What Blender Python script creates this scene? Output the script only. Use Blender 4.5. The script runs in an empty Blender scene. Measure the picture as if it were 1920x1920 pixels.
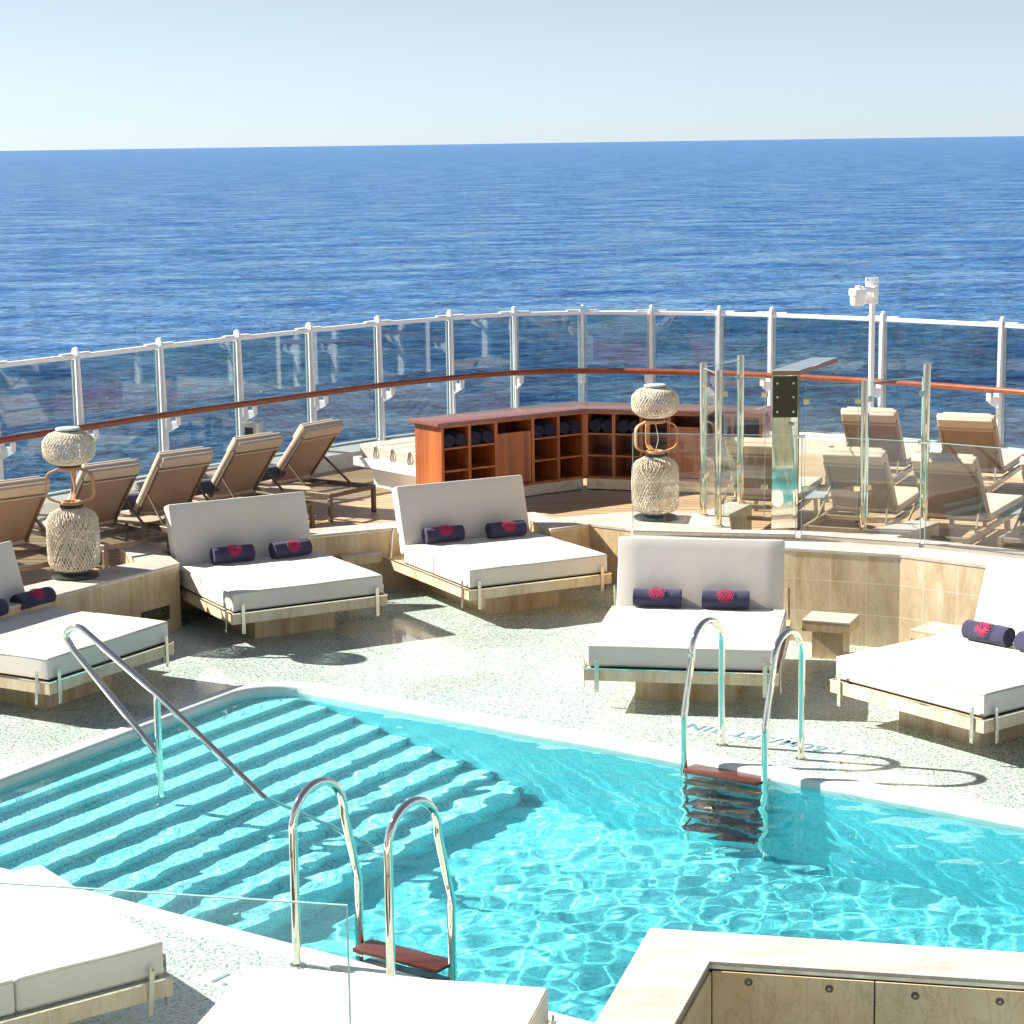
import bpy, bmesh, math, random
from mathutils import Vector, Matrix, noise
R = math.radians
random.seed(7)
S = bpy.context.scene
COL = S.collection

# ------------------------------------------------------------------ camera
CAMZ = 4.2
cam = bpy.data.cameras.new('camera')
cam.sensor_width = 36.0
cam.lens = 4000 / 1920 * 36.0
cam.clip_start = 0.1
cam.clip_end = 300000
co = bpy.data.objects.new('camera', cam)
COL.objects.link(co)
_a = math.atan(693 / 4000.0)
_r = R(0.8355)
fw = Vector((0, math.cos(_a), -math.sin(_a)))
rt0 = Vector((1, 0, 0))
up0 = rt0.cross(fw)
rt = rt0 * math.cos(_r) - up0 * math.sin(_r)
upv = rt.cross(fw)
m = Matrix((rt, upv, -fw)).transposed().to_4x4()
m.translation = Vector((0, 0, CAMZ))
co.matrix_world = m
S.camera = co

# ------------------------------------------------------------------ light
SUN_EL, SUN_AZ = 36.0, -72.0            # azimuth from +Y towards +X
world = bpy.data.worlds.new('World')
S.world = world
world.use_nodes = True
wn = world.node_tree
bg = wn.nodes['Background']
sky = wn.nodes.new('ShaderNodeTexSky')
sky.sky_type = 'NISHITA'
sky.sun_disc = False
sky.sun_elevation = R(SUN_EL)
sky.sun_rotation = R(SUN_AZ)
sky.air_density = 0.5
sky.dust_density = 0.1
sky.ozone_density = 3.0
sky.altitude = 30
hs = wn.nodes.new('ShaderNodeHueSaturation')
hs.inputs['Saturation'].default_value = 0.52
wn.links.new(sky.outputs[0], hs.inputs['Color'])
tcw = wn.nodes.new('ShaderNodeTexCoord')
spw = wn.nodes.new('ShaderNodeSeparateXYZ')
wn.links.new(tcw.outputs['Generated'], spw.inputs[0])
rw = wn.nodes.new('ShaderNodeValToRGB')          # sky dimmed near the horizon; the unseen sky above stays brighter as added fill
rw.color_ramp.elements[0].position = 0.0
rw.color_ramp.elements[0].color = (0.76, 0.785, 0.82, 1)
rw.color_ramp.elements[1].position = 0.30
rw.color_ramp.elements[1].color = (1.0, 1.0, 1.0, 1)
e_ = rw.color_ramp.elements.new(0.07)
e_.color = (0.755, 0.785, 0.75, 1)
wn.links.new(spw.outputs['Z'], rw.inputs[0])
mw = wn.nodes.new('ShaderNodeMix')
mw.data_type = 'RGBA'
mw.blend_type = 'MULTIPLY'
mw.inputs[0].default_value = 1.0
wn.links.new(hs.outputs[0], mw.inputs[6])
wn.links.new(rw.outputs[0], mw.inputs[7])
wn.links.new(mw.outputs[2], bg.inputs[0])
bg.inputs[1].default_value = 0.063
sl = bpy.data.lights.new('sun', 'SUN')
sl.energy = 5.0
sl.angle = R(0.5)
sl.color = (1.0, 0.945, 0.875)
sl.cycles.is_caustics_light = True
so = bpy.data.objects.new('sun', sl)
COL.objects.link(so)
_e, _z = R(SUN_EL), R(SUN_AZ)
sdir = Vector((math.cos(_e) * math.sin(_z), math.cos(_e) * math.cos(_z), math.sin(_e)))
so.rotation_euler = (-sdir).to_track_quat('-Z', 'Y').to_euler()
so.location = (-10, 10, 12)
S.view_settings.view_transform = 'Standard'
S.view_settings.look = 'None'
S.view_settings.exposure = 1.42
S.view_settings.gamma = 1.0
S.cycles.max_bounces = 10
S.cycles.transmission_bounces = 8
S.cycles.transparent_max_bounces = 24
S.cycles.glossy_bounces = 5
S.cycles.diffuse_bounces = 4

# ------------------------------------------------------------------ materials
MATS = {}


def newmat(name):
    mt = bpy.data.materials.new(name)
    mt.use_nodes = True
    MATS[name] = mt
    nt = mt.node_tree
    return mt, nt, nt.nodes['Principled BSDF'], nt.nodes['Material Output']


def N(nt, typ, **kw):
    n = nt.nodes.new(typ)
    for k, v in kw.items():
        if k.startswith('i_'):
            key = k[2:].replace('_', ' ')
            n.inputs[key].default_value = v
        else:
            setattr(n, k, v)
    return n


def ramp(nt, pts, fac=None, interp='LINEAR'):
    r = nt.nodes.new('ShaderNodeValToRGB')
    r.color_ramp.interpolation = interp
    el = r.color_ramp.elements
    while len(el) < len(pts):
        el.new(0.5)
    for e, (p, c) in zip(el, pts):
        e.position = p
        e.color = (c[0], c[1], c[2], 1) if not isinstance(c, (int, float)) else (c, c, c, 1)
    if fac is not None:
        nt.links.new(fac, r.inputs[0])
    return r


def mapping(nt, kind='Object', scale=(1, 1, 1), rot=(0, 0, 0)):
    tc = nt.nodes.new('ShaderNodeTexCoord')
    mp = nt.nodes.new('ShaderNodeMapping')
    mp.inputs['Scale'].default_value = scale
    mp.inputs['Rotation'].default_value = rot
    nt.links.new(tc.outputs[kind], mp.inputs[0])
    return mp


def noise_node(nt, vec, scale, detail=4, rough=0.55):
    n = nt.nodes.new('ShaderNodeTexNoise')
    n.inputs['Scale'].default_value = scale
    n.inputs['Detail'].default_value = detail
    n.inputs['Roughness'].default_value = rough
    nt.links.new(vec, n.inputs['Vector'])
    return n


def bump(nt, h, b, strength=0.3, dist=0.01, normal=None):
    bp = nt.nodes.new('ShaderNodeBump')
    bp.inputs['Strength'].default_value = strength
    bp.inputs['Distance'].default_value = dist
    nt.links.new(h, bp.inputs['Height'])
    if normal:
        nt.links.new(normal, bp.inputs['Normal'])
    if b is not None:
        nt.links.new(bp.outputs[0], b.inputs['Normal'])
    return bp


def mixrgb(nt, a, b, fac, mode='MIX'):
    n = nt.nodes.new('ShaderNodeMix')
    n.data_type = 'RGBA'
    n.blend_type = mode
    for sock, v in ((n.inputs[0], fac), (n.inputs[6], a), (n.inputs[7], b)):
        if hasattr(v, 'is_linked'):
            nt.links.new(v, sock)
        elif isinstance(v, (int, float)):
            sock.default_value = v
        else:
            sock.default_value = (v[0], v[1], v[2], 1)
    return n.outputs[2]


def fabric(name, col, rough=0.8, var=0.06, weave=900, wr=0.25):
    mt, nt, b, o = newmat(name)
    mp = mapping(nt)
    n1 = noise_node(nt, mp.outputs[0], 3.0, 3)
    c2 = tuple(max(0, c * (1 - var * 2)) for c in col)
    r = ramp(nt, [(0.3, c2), (0.7, col)], n1.outputs[0])
    nt.links.new(r.outputs[0], b.inputs['Base Color'])
    b.inputs['Roughness'].default_value = rough
    b.inputs['Sheen Weight'].default_value = 0.15
    n2 = noise_node(nt, mp.outputs[0], weave, 1)
    b1 = bump(nt, n2.outputs[0], None, 0.2, 0.001)
    n3 = noise_node(nt, mp.outputs[0], 5.0, 3)
    bump(nt, n3.outputs[0], b, wr, 0.02, b1.outputs[0])
    return mt


def metal(name, col, rough=0.12, metallic=1.0):
    mt, nt, b, o = newmat(name)
    b.inputs['Base Color'].default_value = (*col, 1)
    b.inputs['Metallic'].default_value = metallic
    mp = mapping(nt)
    n1 = noise_node(nt, mp.outputs[0], 12, 3)
    r = ramp(nt, [(0.3, rough * 0.7), (0.75, rough * 1.5)], n1.outputs[0])
    nt.links.new(r.outputs[0], b.inputs['Roughness'])
    return mt


def paint(name, col, rough=0.4, dirt=0.06):
    mt, nt, b, o = newmat(name)
    mp = mapping(nt)
    n1 = noise_node(nt, mp.outputs[0], 4, 5, 0.65)
    c2 = tuple(c * (1 - dirt * 2) for c in col)
    r = ramp(nt, [(0.35, c2), (0.6, col)], n1.outputs[0])
    nt.links.new(r.outputs[0], b.inputs['Base Color'])
    b.inputs['Roughness'].default_value = rough
    return mt


fabric('cushion_fabric', (0.665, 0.618, 0.545), wr=0.12, var=0.02)
fabric('piping', (0.42, 0.38, 0.31), wr=0.1)
fabric('lounger_cushion', (0.50, 0.40, 0.30), var=0.05)
fabric('lounger_cushion_pale', (0.58, 0.46, 0.33), var=0.04)
fabric('sling_fabric', (0.30, 0.205, 0.14), 0.7, 0.05, 600)
fabric('bench_fabric', (0.42, 0.385, 0.30), 0.8, 0.05)
fabric('towel_fabric', (0.032, 0.035, 0.082), 0.95, 0.12, 300, 0.6)
fabric('thread', (0.55, 0.010, 0.10), 0.6, 0.1)
metal('chrome', (0.86, 0.80, 0.69), 0.05)
metal('warm_chrome', (0.92, 0.76, 0.50), 0.07)  # golden reflection of beige surroundings put into the metal colour
metal('plate_metal', (0.10, 0.09, 0.07), 0.12)
paint('superstructure_paint', (0.80, 0.71, 0.56), 0.5)
metal('bronze_metal', (0.17, 0.13, 0.095), 0.4, 0.35)
metal('bronze_pale', (0.36, 0.29, 0.20), 0.4, 0.3)
metal('brushed_steel', (0.62, 0.58, 0.50), 0.3)
paint('white_paint', (0.90, 0.91, 0.92), 0.4, 0.02)
paint('sill_paint', (0.72, 0.70, 0.64), 0.45)
paint('dark_metal', (0.035, 0.045, 0.04), 0.35)
paint('black_rubber', (0.012, 0.012, 0.014), 0.5)
paint('coping', (0.66, 0.69, 0.65), 0.35, 0.04)
paint('lamp_wood', (0.50, 0.25, 0.10), 0.45, 0.1)
paint('lamp_top', (0.45, 0.55, 0.55), 0.25)
paint('rope', (0.70, 0.62, 0.49), 0.8, 0.08)
paint('rope_pale', (0.80, 0.73, 0.60), 0.8, 0.08)
paint('gap', (0.02, 0.02, 0.02), 0.8)
paint('marking_ground', (0.50, 0.60, 0.57), 0.3, 0.04)
paint('marking_grey', (0.20, 0.33, 0.33), 0.3, 0.1)


def travertine(name, cols, vs=(7, 7, 0.9), joint=None, rough=0.35, jw=0.004):
    mt, nt, b, o = newmat(name)
    mp = mapping(nt, 'Object', vs)
    n1 = noise_node(nt, mp.outputs[0], 1.0, 6, 0.6)
    n1.inputs['Distortion'].default_value = 0.8
    r = ramp(nt, [(0.32, cols[0]), (0.5, cols[1]), (0.68, cols[2])], n1.outputs[0])
    mp2 = mapping(nt, 'Object', (1.3, 1.3, 1.3))
    n2 = noise_node(nt, mp2.outputs[0], 1.2, 3)
    r2 = ramp(nt, [(0.35, 0.86), (0.65, 1.06)], n2.outputs[0])
    c = mixrgb(nt, r.outputs[0], r2.outputs[0], 1.0, 'MULTIPLY')
    mp3 = mapping(nt, 'Object', (vs[0] * 1.2, vs[1] * 1.2, vs[2] * 0.9))
    n3 = noise_node(nt, mp3.outputs[0], 1.6, 5, 0.62)
    n3.inputs['Distortion'].default_value = 1.5
    vein = ramp(nt, [(0.475, 1.0), (0.50, 0.80), (0.525, 1.0)], n3.outputs[0])
    c = mixrgb(nt, c, vein.outputs[0], 1.0, 'MULTIPLY')
    mp4 = mapping(nt, 'Object', (vs[0] * 6, vs[1] * 6, vs[2] * 5))
    n4 = noise_node(nt, mp4.outputs[0], 2.0, 3, 0.6)
    pit = ramp(nt, [(0.27, 0.72), (0.33, 1.0)], n4.outputs[0])
    c = mixrgb(nt, c, pit.outputs[0], 1.0, 'MULTIPLY')
    if joint:
        uv = mapping(nt, 'UV')
        br = N(nt, 'ShaderNodeTexBrick')
        br.offset = 0.0
        br.inputs['Scale'].default_value = 1.0
        br.inputs['Brick Width'].default_value = joint[0]
        br.inputs['Row Height'].default_value = joint[1]
        br.inputs['Mortar Size'].default_value = jw
        br.inputs['Mortar Smooth'].default_value = 0.3
        br.inputs['Color1'].default_value = (0.90, 0.90, 0.90, 1)
        br.inputs['Color2'].default_value = (1.0, 1.0, 1.0, 1)
        br.inputs['Mortar'].default_value = (0.9, 0.9, 0.9, 1)
        nt.links.new(uv.outputs[0], br.inputs['Vector'])
        c = mixrgb(nt, c, br.outputs['Color'], 1.0, 'MULTIPLY')
        c = mixrgb(nt, c, (0.62, 0.54, 0.42), br.outputs['Fac'])
        bump(nt, br.outputs['Fac'], b, -0.4, 0.003)
    nt.links.new(c, b.inputs['Base Color'])
    b.inputs['Roughness'].default_value = rough
    return mt


travertine('travertine', [(0.50, 0.37, 0.21), (0.62, 0.50, 0.33), (0.72, 0.62, 0.46)], (5, 5, 1.3), joint=(0.31, 0.27))
travertine('travertine_pale', [(0.52, 0.38, 0.21), (0.66, 0.54, 0.36), (0.74, 0.64, 0.47)], (5, 5, 1.3), joint=(0.6, 0.6))
travertine('travertine_warm', [(0.50, 0.34, 0.17), (0.64, 0.48, 0.28), (0.74, 0.60, 0.40)], (7, 7, 0.8), joint=(0.45, 0.9), jw=0.002)
travertine('stone_top', [(0.47, 0.40, 0.32), (0.58, 0.52, 0.44), (0.65, 0.60, 0.53)], (2.2, 7, 3), (0.6, 0.6), 0.4, 0.0025)


def wood(name, c1, c2, vert=True, rough=0.3, sc=14):
    mt, nt, b, o = newmat(name)
    mp = mapping(nt, 'Object', (sc, sc, 0.6) if vert else (0.6, sc, sc))
    n1 = noise_node(nt, mp.outputs[0], 1.0, 5, 0.6)
    n1.inputs['Distortion'].default_value = 0.4
    r = ramp(nt, [(0.3, c1), (0.7, c2)], n1.outputs[0])
    nt.links.new(r.outputs[0], b.inputs['Base Color'])
    b.inputs['Roughness'].default_value = rough
    b.inputs['Coat Weight'].default_value = 0.25
    b.inputs['Coat Roughness'].default_value = 0.15
    return mt


wood('mahogany', (0.18, 0.038, 0.010), (0.50, 0.15, 0.035))
wood('mahogany_top', (0.17, 0.06, 0.04), (0.26, 0.10, 0.06), False, 0.14)
wood('handrail_wood', (0.20, 0.045, 0.014), (0.33, 0.09, 0.03), False, 0.3)
wood('step_wood', (0.05, 0.012, 0.007), (0.13, 0.032, 0.018), False, 0.4)
wood('teak_edge', (0.22, 0.10, 0.05), (0.32, 0.16, 0.08), False, 0.5)


def mosaic(name, cbase, cdark, lo, hi, wet=False, wobble=0.3):
    """small square tesserae: pale ones with darker green grey ones gathered in clusters"""
    mt, nt, b, o = newmat(name)
    mp = mapping(nt, 'Object')
    sn = N(nt, 'ShaderNodeVectorMath', operation='SNAP')
    nt.links.new(mp.outputs[0], sn.inputs[0])
    sn.inputs[1].default_value = (0.010, 0.010, 0.010)
    wn_ = N(nt, 'ShaderNodeTexWhiteNoise')
    nt.links.new(sn.outputs[0], wn_.inputs['Vector'])
    cl = noise_node(nt, mp.outputs[0], 38.0, 2, 0.6)
    ad = N(nt, 'ShaderNodeMath', operation='ADD')
    mu = N(nt, 'ShaderNodeMath', operation='MULTIPLY')
    mu.inputs[1].default_value = 1.9
    nt.links.new(cl.outputs[0], mu.inputs[0])
    nt.links.new(mu.outputs[0], ad.inputs[0])
    nt.links.new(wn_.outputs['Value'], ad.inputs[1])
    mid = ((cbase[0] + cdark[0]) / 2, (cbase[1] + cdark[1]) / 2, (cbase[2] + cdark[2]) / 2)
    r = ramp(nt, [(lo, cbase), ((lo + hi) / 2, mid), (hi, cdark)], None)
    dv = N(nt, 'ShaderNodeMath', operation='DIVIDE')
    dv.inputs[1].default_value = 2.9
    nt.links.new(ad.outputs[0], dv.inputs[0])
    nt.links.new(dv.outputs[0], r.inputs[0])
    big = noise_node(nt, mp.outputs[0], 1.1, 2)
    rb = ramp(nt, [(0.3, 0.93), (0.7, 1.04)], big.outputs[0])
    c = mixrgb(nt, r.outputs[0], rb.outputs[0], 1.0, 'MULTIPLY')
    nt.links.new(c, b.inputs['Base Color'])
    if wet:
        w = noise_node(nt, mp.outputs[0], 0.55, 3)
        rr = ramp(nt, [(0.42, 0.05), (0.56, 0.32)], w.outputs[0])
        nt.links.new(rr.outputs[0], b.inputs['Roughness'])
        n3 = noise_node(nt, mp.outputs[0], 9.0, 2)
        bump(nt, n3.outputs[0], b, 0.12, 0.004)
        b.inputs['Specular IOR Level'].default_value = 0.6
    else:
        b.inputs['Roughness'].default_value = 0.4
    return mt


mosaic('deck_mosaic', (0.53, 0.60, 0.535), (0.12, 0.205, 0.185), 0.505, 0.645, True)
mosaic('pool_mosaic', (0.32, 0.91, 0.95), (0.10, 0.70, 0.80), 0.50, 0.66)
mosaic('step_mosaic', (0.58, 0.94, 0.95), (0.08, 0.60, 0.68), 0.50, 0.66)

# teak deck
mt, nt, b, o = newmat('teak_deck')
mp = mapping(nt, 'Object', (1, 1, 1), (0, 0, R(7)))
sep = N(nt, 'ShaderNodeSeparateXYZ')
nt.links.new(mp.outputs[0], sep.inputs[0])
d1 = N(nt, 'ShaderNodeMath', operation='DIVIDE')
d1.inputs[1].default_value = 0.15
nt.links.new(sep.outputs['Y'], d1.inputs[0])
fr = N(nt, 'ShaderNodeMath', operation='FRACT')
nt.links.new(d1.outputs[0], fr.inputs[0])
fl = N(nt, 'ShaderNodeMath', operation='FLOOR')
nt.links.new(d1.outputs[0], fl.inputs[0])
wn1 = N(nt, 'ShaderNodeTexWhiteNoise', noise_dimensions='1D')
nt.links.new(fl.outputs[0], wn1.inputs['W'])
caulk = ramp(nt, [(0.0, 1.0), (0.10, 1.0), (0.14, 0.0)], fr.outputs[0])
mp2 = mapping(nt, 'Object', (1.2, 22, 10), (0, 0, R(7)))
gn = noise_node(nt, mp2.outputs[0], 1.5, 4)
wc = ramp(nt, [(0.3, (0.42, 0.27, 0.145)), (0.7, (0.60, 0.42, 0.25))], gn.outputs[0])
pv = ramp(nt, [(0.0, 0.86), (1.0, 1.08)], wn1.outputs['Value'])
c = mixrgb(nt, wc.outputs[0], pv.outputs[0], 1.0, 'MULTIPLY')
c = mixrgb(nt, c, (0.05, 0.035, 0.025), caulk.outputs[0])
nt.links.new(c, b.inputs['Base Color'])
b.inputs['Roughness'].default_value = 0.45

# glass: thin pane, clear or tinted
def glassmat(name, tint, ior=1.5, rough=0.0, gl=1.0):
    mt, nt, b, o = newmat(name)
    nt.nodes.remove(b)
    tr = N(nt, 'ShaderNodeBsdfTransparent')
    tr.inputs[0].default_value = (*tint, 1)
    gs = N(nt, 'ShaderNodeBsdfGlossy')
    gs.inputs['Roughness'].default_value = rough
    gs.inputs['Color'].default_value = (gl, gl, gl, 1)
    lw = N(nt, 'ShaderNodeLayerWeight')
    lw.inputs['Blend'].default_value = 0.5
    pw = N(nt, 'ShaderNodeMath', operation='POWER')
    pw.inputs[1].default_value = 5.0
    nt.links.new(lw.outputs['Facing'], pw.inputs[0])
    fz = N(nt, 'ShaderNodeMath', operation='MULTIPLY_ADD')
    fz.inputs[1].default_value = 0.92
    fz.inputs[2].default_value = ((ior - 1) / (ior + 1)) ** 2
    nt.links.new(pw.outputs[0], fz.inputs[0])
    mx = N(nt, 'ShaderNodeMixShader')
    nt.links.new(fz.outputs[0], mx.inputs[0])
    nt.links.new(tr.outputs[0], mx.inputs[1])
    nt.links.new(gs.outputs[0], mx.inputs[2])
    nt.links.new(mx.outputs[0], o.inputs[0])
    return mt


glassmat('tinted_glass', (0.66, 0.71, 0.70), 1.6)
glassmat('clear_glass', (0.965, 0.982, 0.975))
mt, nt, b, o = newmat('glass_edge')
b.inputs['Base Color'].default_value = (0.30, 0.50, 0.44, 1)
b.inputs['Roughness'].default_value = 0.15

# pool water: a refracting surface
mt, nt, b, o = newmat('pool_water')
nt.nodes.remove(b)
g = N(nt, 'ShaderNodeBsdfGlass')
g.inputs['IOR'].default_value = 1.33
g.inputs['Roughness'].default_value = 0.0
g.inputs['Color'].default_value = (0.80, 1.0, 1.0, 1)
nt.links.new(g.outputs[0], o.inputs[0])

# sea
mt, nt, b, o = newmat('sea_water')
nt.nodes.remove(b)
mpa = mapping(nt, 'Object', (0.6, 1.0, 1), (0, 0, R(10)))
mpb = mapping(nt, 'Object', (0.45, 1.0, 1), (0, 0, R(-6)))
nD = noise_node(nt, mpa.outputs[0], 0.045, 4, 0.6)
nA = noise_node(nt, mpb.outputs[0], 0.17, 5, 0.6)
nB = noise_node(nt, mpa.outputs[0], 0.8, 5, 0.6)
bD = bump(nt, nD.outputs[0], None, 1.0, 12.0)
bA = bump(nt, nA.outputs[0], None, 1.0, 5.0, bD.outputs[0])
bB = bump(nt, nB.outputs[0], None, 1.0, 1.5, bA.outputs[0])
# patches where wind ruffles the surface: they differ in gloss; pale wave glints are painted into the diffuse colour
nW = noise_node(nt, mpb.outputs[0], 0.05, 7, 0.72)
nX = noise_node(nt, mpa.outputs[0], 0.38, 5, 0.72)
fz = N(nt, 'ShaderNodeFresnel')
fz.inputs[0].default_value = 1.33
nt.links.new(bB.outputs[0], fz.inputs['Normal'])
mr = N(nt, 'ShaderNodeMapRange')
mr.inputs['From Min'].default_value = 0.02
mr.inputs['From Max'].default_value = 0.85
mr.inputs['To Min'].default_value = 0.02
nt.links.new(fz.outputs[0], mr.inputs['Value'])
wr1 = ramp(nt, [(0.36, 0.30), (0.62, 1.0)], nW.outputs[0])
nt.links.new(wr1.outputs[0], mr.inputs['To Max'])
df = N(nt, 'ShaderNodeBsdfDiffuse')
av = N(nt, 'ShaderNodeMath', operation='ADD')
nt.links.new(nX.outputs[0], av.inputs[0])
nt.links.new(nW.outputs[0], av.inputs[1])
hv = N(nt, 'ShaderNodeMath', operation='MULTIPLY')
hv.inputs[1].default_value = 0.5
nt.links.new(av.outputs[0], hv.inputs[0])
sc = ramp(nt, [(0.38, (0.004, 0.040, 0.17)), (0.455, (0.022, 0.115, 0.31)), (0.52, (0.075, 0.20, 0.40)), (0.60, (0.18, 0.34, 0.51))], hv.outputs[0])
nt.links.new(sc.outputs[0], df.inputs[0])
nt.links.new(bB.outputs[0], df.inputs['Normal'])
gs = N(nt, 'ShaderNodeBsdfGlossy')
gs.inputs['Roughness'].default_value = 0.12
nt.links.new(bB.outputs[0], gs.inputs['Normal'])
mx = N(nt, 'ShaderNodeMixShader')
nt.links.new(mr.outputs[0], mx.inputs[0])
nt.links.new(df.outputs[0], mx.inputs[1])
nt.links.new(gs.outputs[0], mx.inputs[2])
nt.links.new(mx.outputs[0], o.inputs[0])


# ------------------------------------------------------------------ mesh helpers
class MB:
    def __init__(self):
        self.bm = bmesh.new()

    def _add(self, vs, fs):
        v = [self.bm.verts.new(p) for p in vs]
        out = []
        for f in fs:
            try:
                out.append(self.bm.faces.new([v[i] for i in f]))
            except ValueError:
                pass
        return v, out

    def box(self, x0, x1, y0, y1, z0, z1, bev=0.0, seg=2, M=None):
        vs = [(x0, y0, z0), (x1, y0, z0), (x1, y1, z0), (x0, y1, z0), (x0, y0, z1), (x1, y0, z1), (x1, y1, z1), (x0, y1, z1)]
        fs = [(0, 3, 2, 1), (4, 5, 6, 7), (0, 1, 5, 4), (1, 2, 6, 5), (2, 3, 7, 6), (3, 0, 4, 7)]
        t = bmesh.new()
        v = [t.verts.new(p) for p in vs]
        for f in fs:
            t.faces.new([v[i] for i in f])
        if bev > 0:
            bmesh.ops.bevel(t, geom=t.edges[:], offset=bev, segments=seg, profile=0.5, affect='EDGES')
        self.merge(t, M)
        return self

    def merge(self, t, M=None):
        mp = {}
        for v in t.verts:
            p = M @ v.co if M is not None else v.co
            mp[v] = self.bm.verts.new(p)
        for f in t.faces:
            try:
                self.bm.faces.new([mp[v] for v in f.verts])
            except ValueError:
                pass
        t.free()

    def cushion(self, x0, x1, y0, y1, z0, z1, bev=0.025, puff=0.008, n=8, M=None):
        """rounded box with a subdivided, slightly puffed top"""
        t = bmesh.new()
        nx, ny = n, n
        bmesh.ops.create_cube(t, size=1.0)
        bmesh.ops.bevel(t, geom=t.edges[:], offset=0.0001, segments=1, profile=0.5, affect='EDGES')
        t.free()
        t = bmesh.new()
        vs = [(x0, y0, z0), (x1, y0, z0), (x1, y1, z0), (x0, y1, z0), (x0, y0, z1), (x1, y0, z1), (x1, y1, z1), (x0, y1, z1)]
        fs = [(0, 3, 2, 1), (4, 5, 6, 7), (0, 1, 5, 4), (1, 2, 6, 5), (2, 3, 7, 6), (3, 0, 4, 7)]
        v = [t.verts.new(p) for p in vs]
        for f in fs:
            t.faces.new([v[i] for i in f])
        bmesh.ops.bevel(t, geom=t.edges[:], offset=bev, segments=3, profile=0.5, affect='EDGES')
        bmesh.ops.subdivide_edges(t, edges=[e for e in t.edges if e.calc_length() > 0.12], cuts=n, use_grid_fill=True)
        cx, cy, cz = (x0 + x1) / 2, (y0 + y1) / 2, (z0 + z1) / 2
        for q in t.verts:
            u = (q.co.x - cx) / ((x1 - x0) / 2)
            w = (q.co.y - cy) / ((y1 - y0) / 2)
            k = max(0, (1 - u * u)) * max(0, (1 - w * w))
            kk = k ** 0.5
            nz = noise.noise(Vector((q.co.x * 3.1, q.co.y * 3.1, q.co.z * 3.1 + x0 * 7)))
            if q.co.z > cz:
                q.co.z += puff * kk + 0.004 * nz
            else:
                q.co.z += 0
            q.co.x += 0.003 * nz
        self.merge(t, M)
        return self

    def tube(self, pts, r, seg=10, cap=True, closed=False, radii=None):
        pts = [Vector(p) for p in pts]
        n = len(pts)
        rings = []
        prev = None
        for i, p in enumerate(pts):
            if closed:
                d = (pts[(i + 1) % n] - pts[i - 1]).normalized()
            elif i == 0:
                d = (pts[1] - p).normalized()
            elif i == n - 1:
                d = (p - pts[i - 1]).normalized()
            else:
                d = ((pts[i + 1] - p).normalized() + (p - pts[i - 1]).normalized()).normalized()
            if prev is None:
                a = Vector((0, 0, 1)) if abs(d.z) < 0.9 else Vector((1, 0, 0))
                x = d.cross(a).normalized()
            else:
                x = (prev - d * prev.dot(d)).normalized()
            prev = x
            y = d.cross(x)
            rr = radii[i] if radii else r
            rings.append([self.bm.verts.new(p + (x * math.cos(2 * math.pi * k / seg) + y * math.sin(2 * math.pi * k / seg)) * rr) for k in range(seg)])
        m_ = n if closed else n - 1
        for i in range(m_):
            a, b_ = rings[i], rings[(i + 1) % n]
            for k in range(seg):
                self.bm.faces.new((a[k], a[(k + 1) % seg], b_[(k + 1) % seg], b_[k]))
        if cap and not closed:
            self.bm.faces.new(rings[0][::-1])
            self.bm.faces.new(rings[-1])
        return self

    def bar(self, p0, p1, w, h, up=(0, 0, 1), bev=0.0):
        """rectangular bar from p0 to p1"""
        p0, p1 = Vector(p0), Vector(p1)
        d = p1 - p0
        L = d.length
        d.normalize()
        u = Vector(up)
        s = d.cross(u)
        if s.length < 1e-4:
            s = d.cross(Vector((1, 0, 0)))
        s.normalize()
        u = s.cross(d).normalized()
        Mx = Matrix((s, d, u)).transposed().to_4x4()
        Mx.translation = p0
        self.box(-w / 2, w / 2, 0, L, -h / 2, h / 2, bev, 1, Mx)
        return self

    def lathe(self, prof, seg=40, c=(0, 0, 0)):
        rings = []
        for r, z in prof:
            rings.append([self.bm.verts.new((c[0] + r * math.cos(2 * math.pi * k / seg), c[1] + r * math.sin(2 * math.pi * k / seg), c[2] + z)) for k in range(seg)])
        for a, b_ in zip(rings, rings[1:]):
            for k in range(seg):
                self.bm.faces.new((a[k], a[(k + 1) % seg], b_[(k + 1) % seg], b_[k]))
        self.bm.faces.new(rings[0][::-1])
        self.bm.faces.new(rings[-1])
        return self

    def prism(self, poly, z0, z1, bev=0.0):
        t = bmesh.new()
        v0 = [t.verts.new((p[0], p[1], z0)) for p in poly]
        v1 = [t.verts.new((p[0], p[1], z1)) for p in poly]
        n = len(poly)
        t.faces.new(v0[::-1])
        t.faces.new(v1)
        for i in range(n):
            t.faces.new((v0[i], v0[(i + 1) % n], v1[(i + 1) % n], v1[i]))
        bmesh.ops.recalc_face_normals(t, faces=t.faces[:])
        if bev > 0:
            bmesh.ops.bevel(t, geom=[e for e in t.edges if abs(e.verts[0].co.z - z1) < 1e-6 and abs(e.verts[1].co.z - z1) < 1e-6], offset=bev, segments=2, profile=0.5, affect='EDGES')
        bmesh.ops.triangulate(t, faces=[f for f in t.faces if len(f.verts) > 4])
        self.merge(t)
        return self

    def build(self, name, mat, parent=None, smooth=True, angle=35, loc=None, rz=0.0, recalc=True):
        bm = self.bm
        if recalc:
            bmesh.ops.recalc_face_normals(bm, faces=bm.faces[:])
        uvl = bm.loops.layers.uv.new('UVMap')
        for f in bm.faces:
            nn = f.normal
            for l in f.loops:
                p = l.vert.co
                if abs(nn.z) > 0.7:
                    l[uvl].uv = (p.x, p.y)
                else:
                    h = Vector((-nn.y, nn.x, 0))
                    if h.length > 1e-6:
                        h.normalize()
                    l[uvl].uv = (p.dot(h), p.z)
        me = bpy.data.meshes.new(name)
        bm.to_mesh(me)
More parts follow.
